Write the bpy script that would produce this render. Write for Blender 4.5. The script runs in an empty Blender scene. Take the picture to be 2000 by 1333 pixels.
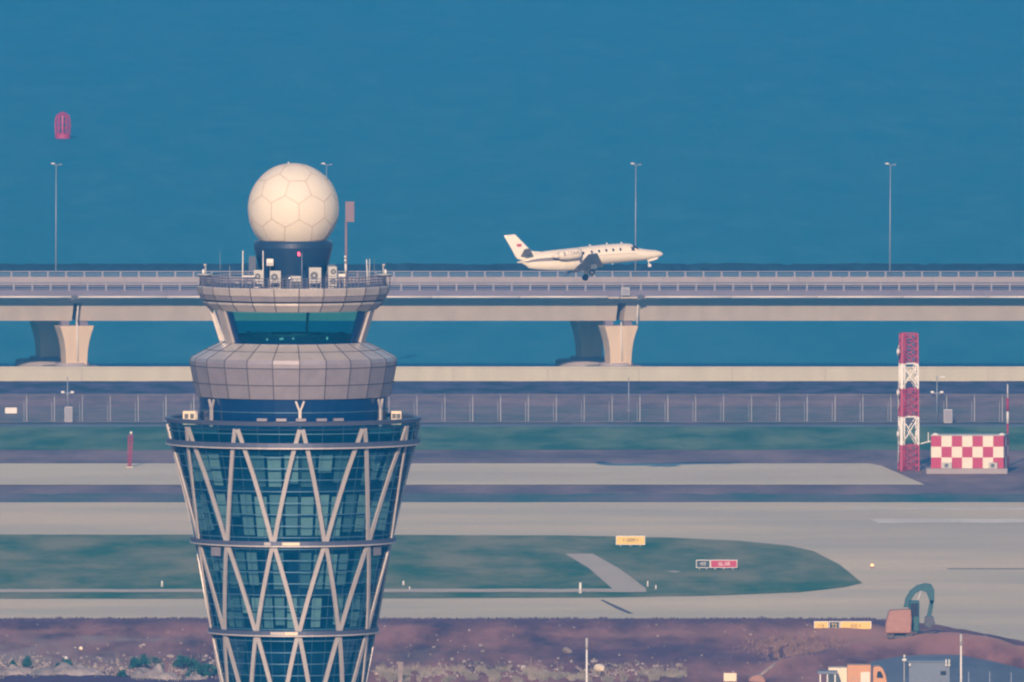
import bpy, bmesh, math, random
from math import sin, cos, pi, radians
from mathutils import Vector, Matrix, Euler, noise

random.seed(7)
SC = bpy.context.scene
COL = SC.collection

# ------------------------------------------------------------------ camera, sky, sun, exposure
F = 45000.0            # focal length in pixels of a 2000 px wide picture
HZ = -1137.0           # picture row of the horizon
H = 109.0              # height of the photographer
PITCH = math.atan((666.5 - HZ) / F)
cam = bpy.data.cameras.new('camera')
cam.sensor_width = 36.0
cam.lens = 36.0 * F / 2000.0
cam.clip_start = 5.0
cam.clip_end = 80000.0
camo = bpy.data.objects.new('camera', cam)
camo.location = (0, 0, H)
camo.rotation_euler = (pi / 2 - PITCH, 0, 0)
COL.objects.link(camo)
SC.camera = camo

SUN_EL = radians(19.0)
SUN_AZ = radians(-7.0)     # sun stands behind the camera, a touch to its left
world = bpy.data.worlds.new('World')
SC.world = world
world.use_nodes = True
wn = world.node_tree
sky = wn.nodes.new('ShaderNodeTexSky')
sky.sky_type = 'NISHITA'
sky.sun_disc = False
sky.sun_elevation = SUN_EL
sky.sun_rotation = pi - SUN_AZ
sky.altitude = 100
sky.air_density = 1.6
sky.dust_density = 0.3
sky.ozone_density = 5.0
wn.links.new(sky.outputs[0], wn.nodes['Background'].inputs[0])
wn.nodes['Background'].inputs[1].default_value = 0.07

sun = bpy.data.lights.new('sun', 'SUN')
sun.energy = 3.3
sun.angle = radians(0.55)
sun.color = (1.0, 0.70, 0.46)
suno = bpy.data.objects.new('sun', sun)
sd = Vector((sin(SUN_AZ) * cos(SUN_EL), -cos(SUN_AZ) * cos(SUN_EL), sin(SUN_EL)))
suno.rotation_euler = sd.to_track_quat('Z', 'Y').to_euler()
suno.location = (0, -100, 300)
COL.objects.link(suno)

SC.view_settings.view_transform = 'Standard'
SC.view_settings.look = 'None'
SC.view_settings.exposure = 0.85
SC.view_settings.gamma = 1.0
SC.cycles.filter_width = 2.2
SC.cycles.max_bounces = 8
SC.cycles.transparent_max_bounces = 24

# ------------------------------------------------------------------ picture <-> place helpers
def ray(px, py):
    dx = (px - 1000.0) / F
    dy = (666.5 - py) / F
    return Vector((dx, cos(PITCH) + dy * sin(PITCH), -sin(PITCH) + dy * cos(PITCH)))
def W(px, py, Y):
    d = ray(px, py)
    t = Y / d.y
    return Vector((d.x * t, Y, H + d.z * t))
def G(px, py, z=0.0):
    d = ray(px, py)
    t = (z - H) / d.z
    return Vector((d.x * t, d.y * t, z))
def S(Y):
    return F / Y           # pixels per metre, near enough, at depth Y
def proj(v):
    d = v - Vector((0, 0, H))
    fwd = d.y * cos(PITCH) - d.z * sin(PITCH)
    up = d.y * sin(PITCH) + d.z * cos(PITCH)
    return (1000 + F * d.x / fwd, 666.5 - F * up / fwd)

# ------------------------------------------------------------------ materials
def mat(name, col, rough=0.7, metal=0.0, var=0.0, scale=1.0, stretch=(1, 1, 1), col2=None, bump=0.0, coat=0.0, spec=0.5, emit=None, detail=4.0, ramp=0.18):
    m = bpy.data.materials.new(name)
    m.use_nodes = True
    nt = m.node_tree
    b = nt.nodes['Principled BSDF']
    b.inputs['Base Color'].default_value = (*col, 1)
    b.inputs['Roughness'].default_value = rough
    b.inputs['Metallic'].default_value = metal
    b.inputs['Specular IOR Level'].default_value = spec
    b.inputs['Coat Weight'].default_value = coat
    b.inputs['Coat Roughness'].default_value = 0.12
    if emit:
        b.inputs['Emission Color'].default_value = (*emit[0], 1)
        b.inputs['Emission Strength'].default_value = emit[1]
    if var > 0 or col2:
        tc = nt.nodes.new('ShaderNodeTexCoord')
        mp = nt.nodes.new('ShaderNodeMapping')
        mp.inputs['Scale'].default_value = stretch
        nz = nt.nodes.new('ShaderNodeTexNoise')
        nz.inputs['Scale'].default_value = scale
        nz.inputs['Detail'].default_value = detail
        nz.inputs['Roughness'].default_value = 0.6
        rp = nt.nodes.new('ShaderNodeValToRGB')
        rp.color_ramp.elements[0].position = 0.5 - ramp
        rp.color_ramp.elements[1].position = 0.5 + ramp
        c2 = col2 if col2 else col
        lo = tuple(max(0, c * (1 - var)) for c in col)
        hi = tuple(min(1, c * (1 + var)) for c in c2)
        rp.color_ramp.elements[0].color = (*lo, 1)
        rp.color_ramp.elements[1].color = (*hi, 1)
        nt.links.new(tc.outputs['Object'], mp.inputs[0])
        nt.links.new(mp.outputs[0], nz.inputs['Vector'])
        nt.links.new(nz.outputs['Fac'], rp.inputs[0])
        nt.links.new(rp.outputs[0], b.inputs['Base Color'])
        if bump:
            bp = nt.nodes.new('ShaderNodeBump')
            bp.inputs['Strength'].default_value = bump
            nt.links.new(nz.outputs['Fac'], bp.inputs['Height'])
            nt.links.new(bp.outputs[0], b.inputs['Normal'])
    return m

def glass(name, tint, refl=0.12, solid=None, solid_mix=0.0, rough=0.03):
    m = bpy.data.materials.new(name)
    m.use_nodes = True
    nt = m.node_tree
    for n in list(nt.nodes):
        nt.nodes.remove(n)
    out = nt.nodes.new('ShaderNodeOutputMaterial')
    tr = nt.nodes.new('ShaderNodeBsdfTransparent')
    tr.inputs[0].default_value = (*tint, 1)
    gl = nt.nodes.new('ShaderNodeBsdfGlossy')
    gl.inputs['Roughness'].default_value = rough
    gl.inputs['Color'].default_value = (0.9, 0.95, 1, 1)
    lw = nt.nodes.new('ShaderNodeLayerWeight')
    lw.inputs['Blend'].default_value = refl
    mx = nt.nodes.new('ShaderNodeMixShader')
    nt.links.new(lw.outputs['Fresnel'], mx.inputs[0])
    src = tr
    if solid:
        df = nt.nodes.new('ShaderNodeBsdfDiffuse')
        df.inputs[0].default_value = (*solid, 1)
        m2 = nt.nodes.new('ShaderNodeMixShader')
        m2.inputs[0].default_value = solid_mix
        nt.links.new(tr.outputs[0], m2.inputs[1])
        nt.links.new(df.outputs[0], m2.inputs[2])
        src = m2
    nt.links.new(src.outputs[0], mx.inputs[1])
    nt.links.new(gl.outputs[0], mx.inputs[2])
    nt.links.new(mx.outputs[0], out.inputs[0])
    return m

M = {}
ST = (0.6, 0.16, 1)      # patches drawn out in depth, as wear along a runway cross-section
M['ground'] = mat('dry_ground', (0.15, 0.13, 0.16), 0.95, var=0.25, scale=0.25, stretch=ST, col2=(0.19, 0.16, 0.18), detail=9)
M['dark_grass'] = mat('dark_grass', (0.003, 0.05, 0.06), 0.95, var=0.5, scale=0.5, stretch=ST, col2=(0.07, 0.06, 0.11), detail=9, ramp=0.12)
M['dry_strip'] = mat('dry_strip', (0.085, 0.058, 0.08), 0.95, var=0.2, scale=0.3, stretch=ST, col2=(0.23, 0.135, 0.125), detail=9, ramp=0.13)
M['sparse_grass'] = mat('sparse_grass', (0.04, 0.09, 0.075), 0.95, var=0.2, scale=0.3, stretch=ST, col2=(0.15, 0.105, 0.105), detail=9, ramp=0.13)
M['green'] = mat('far_grass', (0.0, 0.155, 0.055), 0.95, var=0.25, scale=0.22, stretch=ST, col2=(0.12, 0.19, 0.095), detail=9, ramp=0.12)
M['green2'] = mat('near_grass', (0.018, 0.165, 0.05), 0.95, var=0.2, scale=0.2, stretch=ST, col2=(0.215, 0.215, 0.105), detail=9, ramp=0.12)
M['asphalt'] = mat('old_asphalt', (0.14, 0.10, 0.12), 0.9, var=0.15, scale=0.2, stretch=ST, col2=(0.27, 0.18, 0.165), detail=9, ramp=0.13)
M['concrete'] = mat('runway_concrete', (0.69, 0.585, 0.40), 0.85, var=0.05, scale=0.16, stretch=(0.10, 0.22, 1), col2=(0.80, 0.665, 0.445), detail=8, ramp=0.12)
M['concrete2'] = mat('apron_concrete', (0.64, 0.56, 0.395), 0.85, var=0.05, scale=0.14, stretch=(0.10, 0.22, 1), col2=(0.81, 0.645, 0.41), detail=8, ramp=0.12)
M['margin'] = mat('mixed_margin', (0.006, 0.14, 0.105), 0.95, var=0.1, scale=0.3, stretch=(0.35, 0.09, 1), col2=(0.20, 0.145, 0.16), detail=8)
M['path'] = mat('path_concrete', (0.60, 0.50, 0.37), 0.9, var=0.07, scale=0.3)
M['road'] = mat('perimeter_road', (0.16, 0.20, 0.23), 0.9, var=0.2, scale=0.2, stretch=ST)
M['paint'] = mat('road_paint', (0.84, 0.74, 0.58), 0.8, var=0.15, scale=0.3, stretch=ST)
M['joint'] = mat('dark_joint', (0.13, 0.12, 0.13), 0.9)
M['dirt'] = mat('dirt', (0.085, 0.016, 0.045), 1.0, var=0.25, scale=0.22, stretch=(1, 0.12, 1), col2=(0.36, 0.15, 0.125), detail=10, ramp=0.14)  # wide contrast also stands in for light and shade on the relief
M['plant'] = mat('low_plant', (0.07, 0.05, 0.09), 1.0, var=0.3, scale=0.5)
M['brush'] = mat('brown_brush', (0.12, 0.075, 0.08), 1.0, var=0.3, scale=0.6, col2=(0.22, 0.14, 0.125))
M['pale_soil'] = mat('pale_soil', (0.24, 0.21, 0.21), 1.0, var=0.3, scale=0.6, stretch=(1, 0.25, 1), col2=(0.34, 0.29, 0.27), detail=6)
M['yard'] = mat('yard_asphalt', (0.10, 0.13, 0.18), 0.9, var=0.25, scale=0.12, stretch=(1, 0.2, 1), col2=(0.15, 0.17, 0.21))
M['seawall'] = mat('seawall_concrete', (0.48, 0.455, 0.35), 0.85, var=0.08, scale=0.5, stretch=(1, 1, 0.15), detail=8)
M['bridge'] = mat('bridge_concrete', (0.47, 0.40, 0.335), 0.85, var=0.09, scale=0.7, stretch=(1, 1, 0.12), detail=8)
M['pier'] = mat('pier_concrete_lit', (0.64, 0.49, 0.34), 0.85, var=0.1, scale=0.9, stretch=(1, 1, 0.15), detail=8)  # same concrete as the girders, lightened as if catching more sun
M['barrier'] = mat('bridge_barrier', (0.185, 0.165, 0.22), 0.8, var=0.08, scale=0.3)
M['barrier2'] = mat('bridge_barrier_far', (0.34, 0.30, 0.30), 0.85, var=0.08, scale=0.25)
M['deck'] = mat('deck_asphalt', (0.09, 0.10, 0.13), 0.9, var=0.1, scale=0.5)
M['pipe'] = mat('grey_pipe', (0.66, 0.62, 0.58), 0.55)
M['rail'] = mat('galvanised_rail', (0.24, 0.235, 0.28), 0.55, metal=0.2)
M['fence'] = mat('fence_steel', (0.23, 0.225, 0.265), 0.7)
M['fence_post'] = mat('fence_post_steel', (0.37, 0.37, 0.40), 0.7)
M['pole'] = mat('galvanised_pole', (0.27, 0.31, 0.37), 0.5, metal=0.2)
M['rock'] = mat('breakwater_rock', (0.012, 0.04, 0.055), 0.95, var=0.4, scale=0.6)
M['white'] = mat('white_paint', (0.72, 0.70, 0.66), 0.5, var=0.03, scale=2)
M['radome'] = mat('radome_skin', (0.72, 0.66, 0.56), 0.55, var=0.025, scale=0.7, spec=0.12)
M['seam'] = mat('radome_seam', (0.50, 0.41, 0.34), 0.7)
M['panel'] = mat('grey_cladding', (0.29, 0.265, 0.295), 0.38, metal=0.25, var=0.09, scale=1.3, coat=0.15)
M['panel_light'] = mat('pale_lit_cladding', (0.47, 0.43, 0.41), 0.40, metal=0.2, var=0.09, scale=1.3, coat=0.15)
M['gap'] = mat('panel_gap', (0.06, 0.05, 0.06), 0.9)
M['frame'] = mat('frame_steel', (0.52, 0.48, 0.465), 0.45, metal=0.25, var=0.06, scale=1.0)
M['ring'] = mat('ring_steel', (0.10, 0.115, 0.18), 0.45, metal=0.4, var=0.08, scale=1.0)
M['railing'] = mat('railing_steel', (0.075, 0.085, 0.15), 0.6)
M['bar'] = mat('glazing_bar', (0.07, 0.17, 0.27), 0.45, metal=0.4)
M['darkblue'] = mat('dark_blue_steel', (0.012, 0.04, 0.10), 0.33, var=0.1, scale=1.0, spec=0.9)
M['bluewall'] = mat('dark_blue_wall', (0.003, 0.03, 0.12), 0.22, metal=0.2, spec=0.6)
M['slab'] = mat('floor_slab', (0.012, 0.03, 0.07), 0.9)
M['core'] = mat('core_wall', (0.006, 0.03, 0.09), 0.9, var=0.3, scale=0.6)
M['blind'] = mat('roller_blind', (0.56, 0.53, 0.48), 0.85, var=0.10, scale=0.9)
M['blind_grey'] = mat('roller_blind_grey', (0.36, 0.37, 0.36), 0.85, var=0.1, scale=0.9)
M['blind_dim'] = mat('roller_blind_dim', (0.20, 0.24, 0.25), 0.85, var=0.1, scale=0.9)
M['acgrey'] = mat('casing_paint', (0.43, 0.425, 0.42), 0.5, var=0.05, scale=3)
M['grille'] = mat('dark_grille', (0.10, 0.11, 0.13), 0.6)
M['facade'] = glass('facade_glass', (0.52, 0.78, 0.84), 0.08, (0.002, 0.075, 0.175), 0.26)
M['cabglass'] = glass('cab_glass', (0.30, 0.70, 0.76), 0.10, (0.01, 0.12, 0.2), 0.10)
M['red'] = mat('red_paint', (0.36, 0.014, 0.065), 0.5, var=0.06, scale=1)
M['check_red'] = mat('check_red', (0.42, 0.012, 0.075), 0.5, var=0.04, scale=1)
M['check_white'] = mat('check_white', (0.72, 0.66, 0.56), 0.5, var=0.03, scale=1)
M['yellow'] = mat('sign_yellow', (0.72, 0.50, 0.13), 0.5, var=0.05, scale=2)
M['sign_red'] = mat('sign_red', (0.42, 0.02, 0.08), 0.5)
M['black'] = mat('sign_black', (0.012, 0.035, 0.06), 0.5)
M['ink'] = mat('sign_ink', (0.05, 0.03, 0.02), 0.6)
M['sign_white'] = mat('sign_white', (0.7, 0.68, 0.66), 0.5)
M['jet'] = mat('jet_white', (0.76, 0.69, 0.58), 0.33, coat=0.4, var=0.02, scale=1)
M['wing'] = mat('wing_grey', (0.20, 0.24, 0.31), 0.45, metal=0.2, var=0.06, scale=1)
M['metal'] = mat('bright_metal', (0.75, 0.74, 0.72), 0.22, metal=1.0)
M['window'] = mat('cabin_glass', (0.03, 0.035, 0.05), 0.15)
M['tyre'] = mat('tyre_rubber', (0.02, 0.02, 0.025), 0.9)
M['trim_shade'] = mat('dark_trim_and_shade', (0.12, 0.10, 0.12), 0.5)  # dark trim paint, also used for painted shade on the jet
M['tan'] = mat('tan_stripe', (0.42, 0.30, 0.22), 0.5)
M['buoy'] = mat('buoy_red', (0.45, 0.03, 0.10), 0.5)
M['board'] = mat('weathered_board', (0.25, 0.165, 0.165), 0.7)
M['leaf'] = mat('bush_leaf', (0.012, 0.085, 0.075), 0.8, var=0.35, scale=2.0, col2=(0.03, 0.12, 0.10))
M['stem'] = mat('bush_stem', (0.10, 0.07, 0.05), 0.9)
M['weed'] = mat('dry_weed', (0.15, 0.145, 0.12), 0.95, var=0.25, scale=0.4, col2=(0.26, 0.225, 0.19))
M['stone'] = mat('rubble_stone', (0.22, 0.19, 0.19), 0.95, var=0.25, scale=0.7, col2=(0.34, 0.28, 0.25))
M['orange'] = mat('truck_orange', (0.56, 0.27, 0.125), 0.45, var=0.05, scale=2)
M['cream'] = mat('cream_paint', (0.78, 0.66, 0.48), 0.5, var=0.04, scale=2)
M['digger'] = mat('digger_orange', (0.33, 0.165, 0.125), 0.55, var=0.12, scale=2)
M['teal'] = mat('teal_paint', (0.0, 0.075, 0.095), 0.45, var=0.15, scale=2)
M['steel_dark'] = mat('dark_steel', (0.07, 0.08, 0.11), 0.6, var=0.2, scale=3)
M['bluehut'] = mat('blue_grey_sheet', (0.145, 0.18, 0.245), 0.6, var=0.06, scale=2)
M['led_red'] = mat('obstruction_lamp', (0.5, 0.02, 0.03), 0.4, emit=((1.0, 0.06, 0.10), 3.0))
M['led_orange'] = mat('edge_lamp', (0.5, 0.2, 0.05), 0.4, emit=((1.0, 0.35, 0.12), 2.5))

def water_mat():
    m = bpy.data.materials.new('sea_water')
    m.use_nodes = True
    nt = m.node_tree
    b = nt.nodes['Principled BSDF']
    b.inputs['Roughness'].default_value = 0.6
    b.inputs['IOR'].default_value = 1.33
    b.inputs['Specular IOR Level'].default_value = 0.15
    tc = nt.nodes.new('ShaderNodeTexCoord')
    mp = nt.nodes.new('ShaderNodeMapping')
    mp.inputs['Scale'].default_value = (1, 0.12, 1)
    n1 = nt.nodes.new('ShaderNodeTexNoise')
    n1.inputs['Scale'].default_value = 0.16
    n1.inputs['Detail'].default_value = 9
    n1.inputs['Roughness'].default_value = 0.78
    rp = nt.nodes.new('ShaderNodeValToRGB')
    rp.color_ramp.elements[0].position = 0.3
    rp.color_ramp.elements[1].position = 0.7
    rp.color_ramp.elements[0].color = (0.004, 0.205, 0.28, 1)
    rp.color_ramp.elements[1].color = (0.056, 0.270, 0.335, 1)
    n2 = nt.nodes.new('ShaderNodeTexNoise')
    n2.inputs['Scale'].default_value = 1.2
    n2.inputs['Detail'].default_value = 3
    bp = nt.nodes.new('ShaderNodeBump')
    bp.inputs['Strength'].default_value = 0.25
    bp.inputs['Distance'].default_value = 0.15
    L = nt.links.new
    L(tc.outputs['Object'], mp.inputs[0]); L(mp.outputs[0], n1.inputs['Vector']); L(n1.outputs['Fac'], rp.inputs[0])
    L(rp.outputs[0], b.inputs['Base Color'])
    L(tc.outputs['Object'], n2.inputs['Vector']); L(n2.outputs['Fac'], bp.inputs['Height']); L(bp.outputs[0], b.inputs['Normal'])
    return m
M['water'] = water_mat()

# ------------------------------------------------------------------ mesh builder
class MB:
    def __init__(self):
        self.v = []; self.f = []; self.mi = []; self.sm = []
    def add(self, vs, fs, mi=0, smooth=False):
        o = len(self.v)
        self.v += [Vector(p) for p in vs]
        for f in fs:
            self.f.append([i + o for i in f]); self.mi.append(mi); self.sm.append(smooth)
    def quad(self, a, b, c, d, mi=0):
        self.add([a, b, c, d], [(0, 1, 2, 3)], mi)
    def box(self, c, s, rot=None, mi=0, taper=1.0):
        c = Vector(c); x, y, z = s[0] / 2, s[1] / 2, s[2] / 2
        t = taper
        vs = [(-x, -y, -z), (x, -y, -z), (x, y, -z), (-x, y, -z), (-x * t, -y * t, z), (x * t, -y * t, z), (x * t, y * t, z), (-x * t, y * t, z)]
        R = rot if rot is not None else Matrix.Identity(3)
        vs = [R @ Vector(p) + c for p in vs]
        self.add(vs, [(3, 2, 1, 0), (4, 5, 6, 7), (0, 1, 5, 4), (1, 2, 6, 5), (2, 3, 7, 6), (3, 0, 4, 7)], mi)
        return self
    def bx(self, x0, x1, y0, y1, z0, z1, mi=0):
        return self.box(((x0 + x1) / 2, (y0 + y1) / 2, (z0 + z1) / 2), (abs(x1 - x0), abs(y1 - y0), abs(z1 - z0)), mi=mi)
    def bar(self, p, q, w, d=None, n=None, mi=0):
        p = Vector(p); q = Vector(q); d = d or w
        ax = (q - p).normalized()
        up = Vector(n) if n is not None else Vector((0, -1, 0))
        sx = ax.cross(up)
        if sx.length < 1e-4:
            sx = ax.cross(Vector((1, 0, 0)))
        sx.normalize(); up = sx.cross(ax).normalized()
        vs = []
        for e in (p, q):
            for a, b in ((-1, -1), (1, -1), (1, 1), (-1, 1)):
                vs.append(e + sx * a * w / 2 + up * b * d / 2)
        self.add(vs, [(3, 2, 1, 0), (4, 5, 6, 7), (0, 1, 5, 4), (1, 2, 6, 5), (2, 3, 7, 6), (3, 0, 4, 7)], mi)
        return self
    def tube(self, p, q, r0, r1=None, n=10, mi=0, smooth=True, caps=True):
        p = Vector(p); q = Vector(q); r1 = r0 if r1 is None else r1
        ax = (q - p).normalized()
        u = ax.cross(Vector((0, 0, 1)))
        if u.length < 1e-3:
            u = Vector((1, 0, 0))
        u.normalize(); w = ax.cross(u)
        vs = []
        for e, r in ((p, r0), (q, r1)):
            for i in range(n):
                a = 2 * pi * i / n
                vs.append(e + (u * cos(a) + w * sin(a)) * r)
        self.add(vs, [(i, (i + 1) % n, n + (i + 1) % n, n + i) for i in range(n)], mi, smooth)
        if caps:
            self.add(vs[:n], [tuple(range(n - 1, -1, -1))], mi)
            self.add(vs[n:], [tuple(range(n))], mi)
        return self
    def lathe(self, c, prof, n=48, phase=0.0, mi=0, smooth=False, a0=0.0, a1=2 * pi, caps=False):
        c = Vector(c); full = abs(a1 - a0 - 2 * pi) < 1e-6
        k = n if full else n + 1
        vs = []
        for r, z in prof:
            for i in range(k):
                a = phase + a0 + (a1 - a0) * i / n
                vs.append((c.x + r * sin(a), c.y - r * cos(a), c.z + z))
        fs = []
        for j in range(len(prof) - 1):
            for i in range(n):
                i2 = (i + 1) % k
                fs.append((j * k + i, j * k + i2, (j + 1) * k + i2, (j + 1) * k + i))
        self.add(vs, fs, mi, smooth)
        if caps and full:
            self.add(vs[:k], [tuple(range(k - 1, -1, -1))], mi)
            self.add(vs[-k:], [tuple(range(k))], mi)
        return self
    def ball(self, c, r, n=12, sq=(1, 1, 1), mi=0):
        prof = [(max(1e-4, r * sin(pi * j / n)), -r * cos(pi * j / n)) for j in range(n + 1)]
        o = len(self.v)
        self.lathe((0, 0, 0), prof, n=2 * n, mi=mi, smooth=True)
        for i in range(o, len(self.v)):
            p = self.v[i]
            self.v[i] = Vector((c[0] + p.x * sq[0], c[1] + p.y * sq[1], c[2] + p.z * sq[2]))
        return self
    def prism(self, poly, d0, d1, mi=0, fn=None):
        """poly: 2-D points; fn(a, b, depth) -> point"""
        n = len(poly)
        vs = [fn(a, b, d0) for a, b in poly] + [fn(a, b, d1) for a, b in poly]
        self.add(vs, [tuple(range(n)), tuple(range(2 * n - 1, n - 1, -1))] + [(i, n + i, n + (i + 1) % n, (i + 1) % n) for i in range(n)], mi)
        return self
    def build(self, name, m, parent=None, bevel=0.0, seg=2, fix=True, subsurf=0):
        off = ORIG.get(parent.name, Vector((0, 0, 0))) if parent else Vector((0, 0, 0))
        me = bpy.data.meshes.new(name)
        me.from_pydata([p - off for p in self.v], [], self.f)
        ms = m if isinstance(m, (list, tuple)) else [m]
        for x in ms:
            me.materials.append(x)
        me.polygons.foreach_set('material_index', self.mi)
        me.polygons.foreach_set('use_smooth', self.sm)
        me.update()
        if fix:
            b = bmesh.new(); b.from_mesh(me)
            bmesh.ops.remove_doubles(b, verts=b.verts, dist=1e-5)
            bmesh.ops.recalc_face_normals(b, faces=b.faces)
            b.to_mesh(me); b.free()
        o = bpy.data.objects.new(name, me)
        COL.objects.link(o)
        if parent:
            o.parent = parent
            ORIG[o.name] = off
        if bevel:
            md = o.modifiers.new('bevel', 'BEVEL'); md.width = bevel; md.segments = seg; md.limit_method = 'ANGLE'
        if subsurf:
            md = o.modifiers.new('sub', 'SUBSURF'); md.levels = subsurf; md.render_levels = subsurf
        return o
ORIG = {}

def tag(o, label=None, cat=None, group=None, kind=None):
    if label: o['label'] = label
    if cat: o['category'] = cat
    if group: o['group'] = group
    if kind: o['kind'] = kind
    return o
def thing(name, label, cat, loc=(0, 0, 0), group=None):
    o = bpy.data.objects.new(name, None)
    o.empty_display_size = 0.5
    o.location = loc
    COL.objects.link(o)
    ORIG[o.name] = Vector(loc)
    return tag(o, label, cat, group)
def dup(root, loc, label, group=None):
    r = root.copy(); COL.objects.link(r); r.location = loc; r['label'] = label
    if group: r['group'] = group
    for ch in list(root.children):
        c = ch.copy(); COL.objects.link(c); c.parent = r
        for g in ch.children:
            d = g.copy(); COL.objects.link(d); d.parent = c
    return r
def text_mesh(mb, s, size, at, mi=0, sx=1.0, rot=None, depth=0.004):
    """lettering that faces the camera (-Y), centred on at, as real thin letters"""
    cu = bpy.data.curves.new('t', 'FONT')
    cu.body = s; cu.size = size; cu.align_x = 'CENTER'; cu.align_y = 'CENTER'; cu.extrude = depth
    cu.resolution_u = 3
    o = bpy.data.objects.new('t', cu); COL.objects.link(o)
    dg = bpy.context.evaluated_depsgraph_get()
    me = bpy.data.meshes.new_from_object(o.evaluated_get(dg))
    R = (rot if rot is not None else Matrix.Identity(3)) @ Matrix(((1, 0, 0), (0, 0, -1), (0, 1, 0)))
    at = Vector(at)
    vs = [at + R @ Vector((v.co.x * sx, v.co.y, v.co.z)) for v in me.vertices]
    mb.add(vs, [tuple(p.vertices) for p in me.polygons], mi)
    bpy.data.objects.remove(o); bpy.data.curves.remove(cu); bpy.data.meshes.remove(me)

# ------------------------------------------------------------------ the setting: ground, pavements, sea
def sheet(name, pts, z, m, jit=0.0, step=1.5):
    """flat sheet from picture-row/column corner points laid on the ground; edges broken up a little"""
    P = [G(px, py, z) for px, py in pts]
    out = []
    n = len(P)
    for i in range(n):
        a, b = P[i], P[(i + 1) % n]
        out.append(a.copy())
        if jit:
            k = int(min(500, (b - a).length / step))
            for j in range(1, k):
                q = a.lerp(b, j / k)
                q.y += jit * (noise.noise(Vector((q.x * 0.35, q.y * 0.05, z * 90))) + 0.6 * noise.noise(Vector((q.x * 1.3, 5, z * 70))))
                out.append(q)
    me = bpy.data.meshes.new(name)
    bm = bmesh.new()
    vs = [bm.verts.new(p) for p in out]
    f = bm.faces.new(vs)
    f.normal_update()
    if f.normal.z < 0: f.normal_flip()
    bmesh.ops.triangulate(bm, faces=[f])
    bm.to_mesh(me); bm.free()
    me.materials.append(m)
    o = bpy.data.objects.new(name, me)
    COL.objects.link(o)
    tag(o, kind='structure')
    return o
def Yg(py): return G(1000, py).y
XL, XR = -2500, 4500

mb = MB(); mb.quad((-9000, -600, 0), (9000, -600, 0), (9000, 2607, 0), (-9000, 2607, 0))
tag(mb.build('ground', M['ground'], fix=False), kind='structure')
mb = MB(); mb.quad((-14000, 2590, -2.5), (14000, 2590, -2.5), (14000, 26000, -2.5), (-14000, 26000, -2.5))
tag(mb.build('sea', M['water'], fix=False), kind='structure')

sheet('grass_verge', [(XL, 744), (XR, 744), (XR, 771), (XL, 771)], 0.02, M['dark_grass'], 3.0)
sheet('dry_ground_strip', [(XL, 770), (XR, 770), (XR, 797), (XL, 797)], 0.03, M['dry_strip'], 3.0)
sheet('sparse_grass_strip', [(XL, 795), (XR, 795), (XR, 829), (XL, 829)], 0.04, M['sparse_grass'], 2.0)
sheet('perimeter_road', [(XL, 829.5), (XR, 829.5), (XR, 834), (XL, 834)], 0.05, M['road'], 0.8)
sheet('grass_strip', [(XL, 834), (XR, 834), (XR, 879), (XL, 879)], 0.06, M['green'], 1.5)
sheet('asphalt_shoulder', [(XL, 879), (XR, 879), (XR, 982), (XL, 982)], 0.04, M['asphalt'], 0.8)
sheet('grass_margin', [(XL, 963), (XR, 966), (XR, 983), (XL, 983)], 0.07, M['margin'], 3.0)
sheet('runway', [(XL, 905.5), (1695, 905.5), (1722, 910), (1806, 947), (XL, 948)], 0.09, M['concrete'], 0.15)
sheet('apron', [(XL, 982), (XR, 981), (XR, 1420), (1980, 1258), (1900, 1243), (1820, 1222), (1700, 1213), (XL, 1212)], 0.08, M['concrete2'], 0.3)
sheet('grass_island', [(XL, 1042), (700, 1045), (1100, 1046), (1300, 1050), (1440, 1056), (1540, 1066), (1590, 1077), (1640, 1103), (1684, 1139), (1650, 1147), (1560, 1157), (1400, 1163), (1200, 1167), (700, 1169), (XL, 1171)], 0.11, M['green2'], 0.5)
sheet('path', [(XL, 1151), (430, 1151), (1190, 1150), (1225, 1150), (1262, 1150), (1262, 1156.5), (700, 1157), (XL, 1157)], 0.14, M['path'], 0.7)
sheet('diagonal_path', [(1104, 1082), (1158, 1082), (1210, 1111), (1262, 1150), (1196, 1150), (1150, 1110)], 0.13, M['path'], 0.3)
sheet('worn_patch', [(1300, 1116), (1318, 1115), (1330, 1117), (1318, 1118.5)], 0.13, M['path'], 0.3)
sheet('runway_marking', [(1700, 1014), (2400, 1013), (2400, 1021), (1716, 1022)], 0.10, M['paint'], 0.5)
sheet('runway_edge_line', [(1660, 993), (2400, 991), (2400, 995), (1664, 996.5)], 0.10, M['paint'], 0.6)
sheet('pavement_joint', [(1850, 1110.6), (2400, 1111.2), (2400, 1112), (1850, 1111.8)], 0.10, M['joint'])
sheet('tyre_mark', [(1172, 1172), (1178, 1172), (1212, 1187), (1236, 1198), (1228, 1199), (1204, 1189)], 0.10, M['joint'], 0.2)

# ------------------------------------------------------------------ foreground earth with real relief
RIDGE = [(1420, 1352), (1500, 1322), (1560, 1302), (1640, 1282), (1720, 1270), (1800, 1264), (1870, 1265), (1940, 1276), (2020, 1300), (2120, 1340)]
def ridge_y(px):
    if px <= RIDGE[0][0] or px >= RIDGE[-1][0]: return None
    for (a, b), (c, d) in zip(RIDGE, RIDGE[1:]):
        if a <= px <= c: return b + (d - b) * (px - a) / (c - a)
EDGE = [(-4000, 1212), (1690, 1212), (1760, 1216), (1830, 1222), (1900, 1236), (2000, 1256), (2300, 1330), (4000, 1700)]
def edge_y(px):
    for (a, b), (c, d) in zip(EDGE, EDGE[1:]):
        if a <= px <= c: return b + (d - b) * (px - a) / (c - a)
    return 1212
YARD = [(1600, 1470), (1640, 1330), (1705, 1292), (1745, 1284), (1800, 1279), (1870, 1279), (1935, 1291), (2060, 1322), (2500, 1470)]
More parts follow.
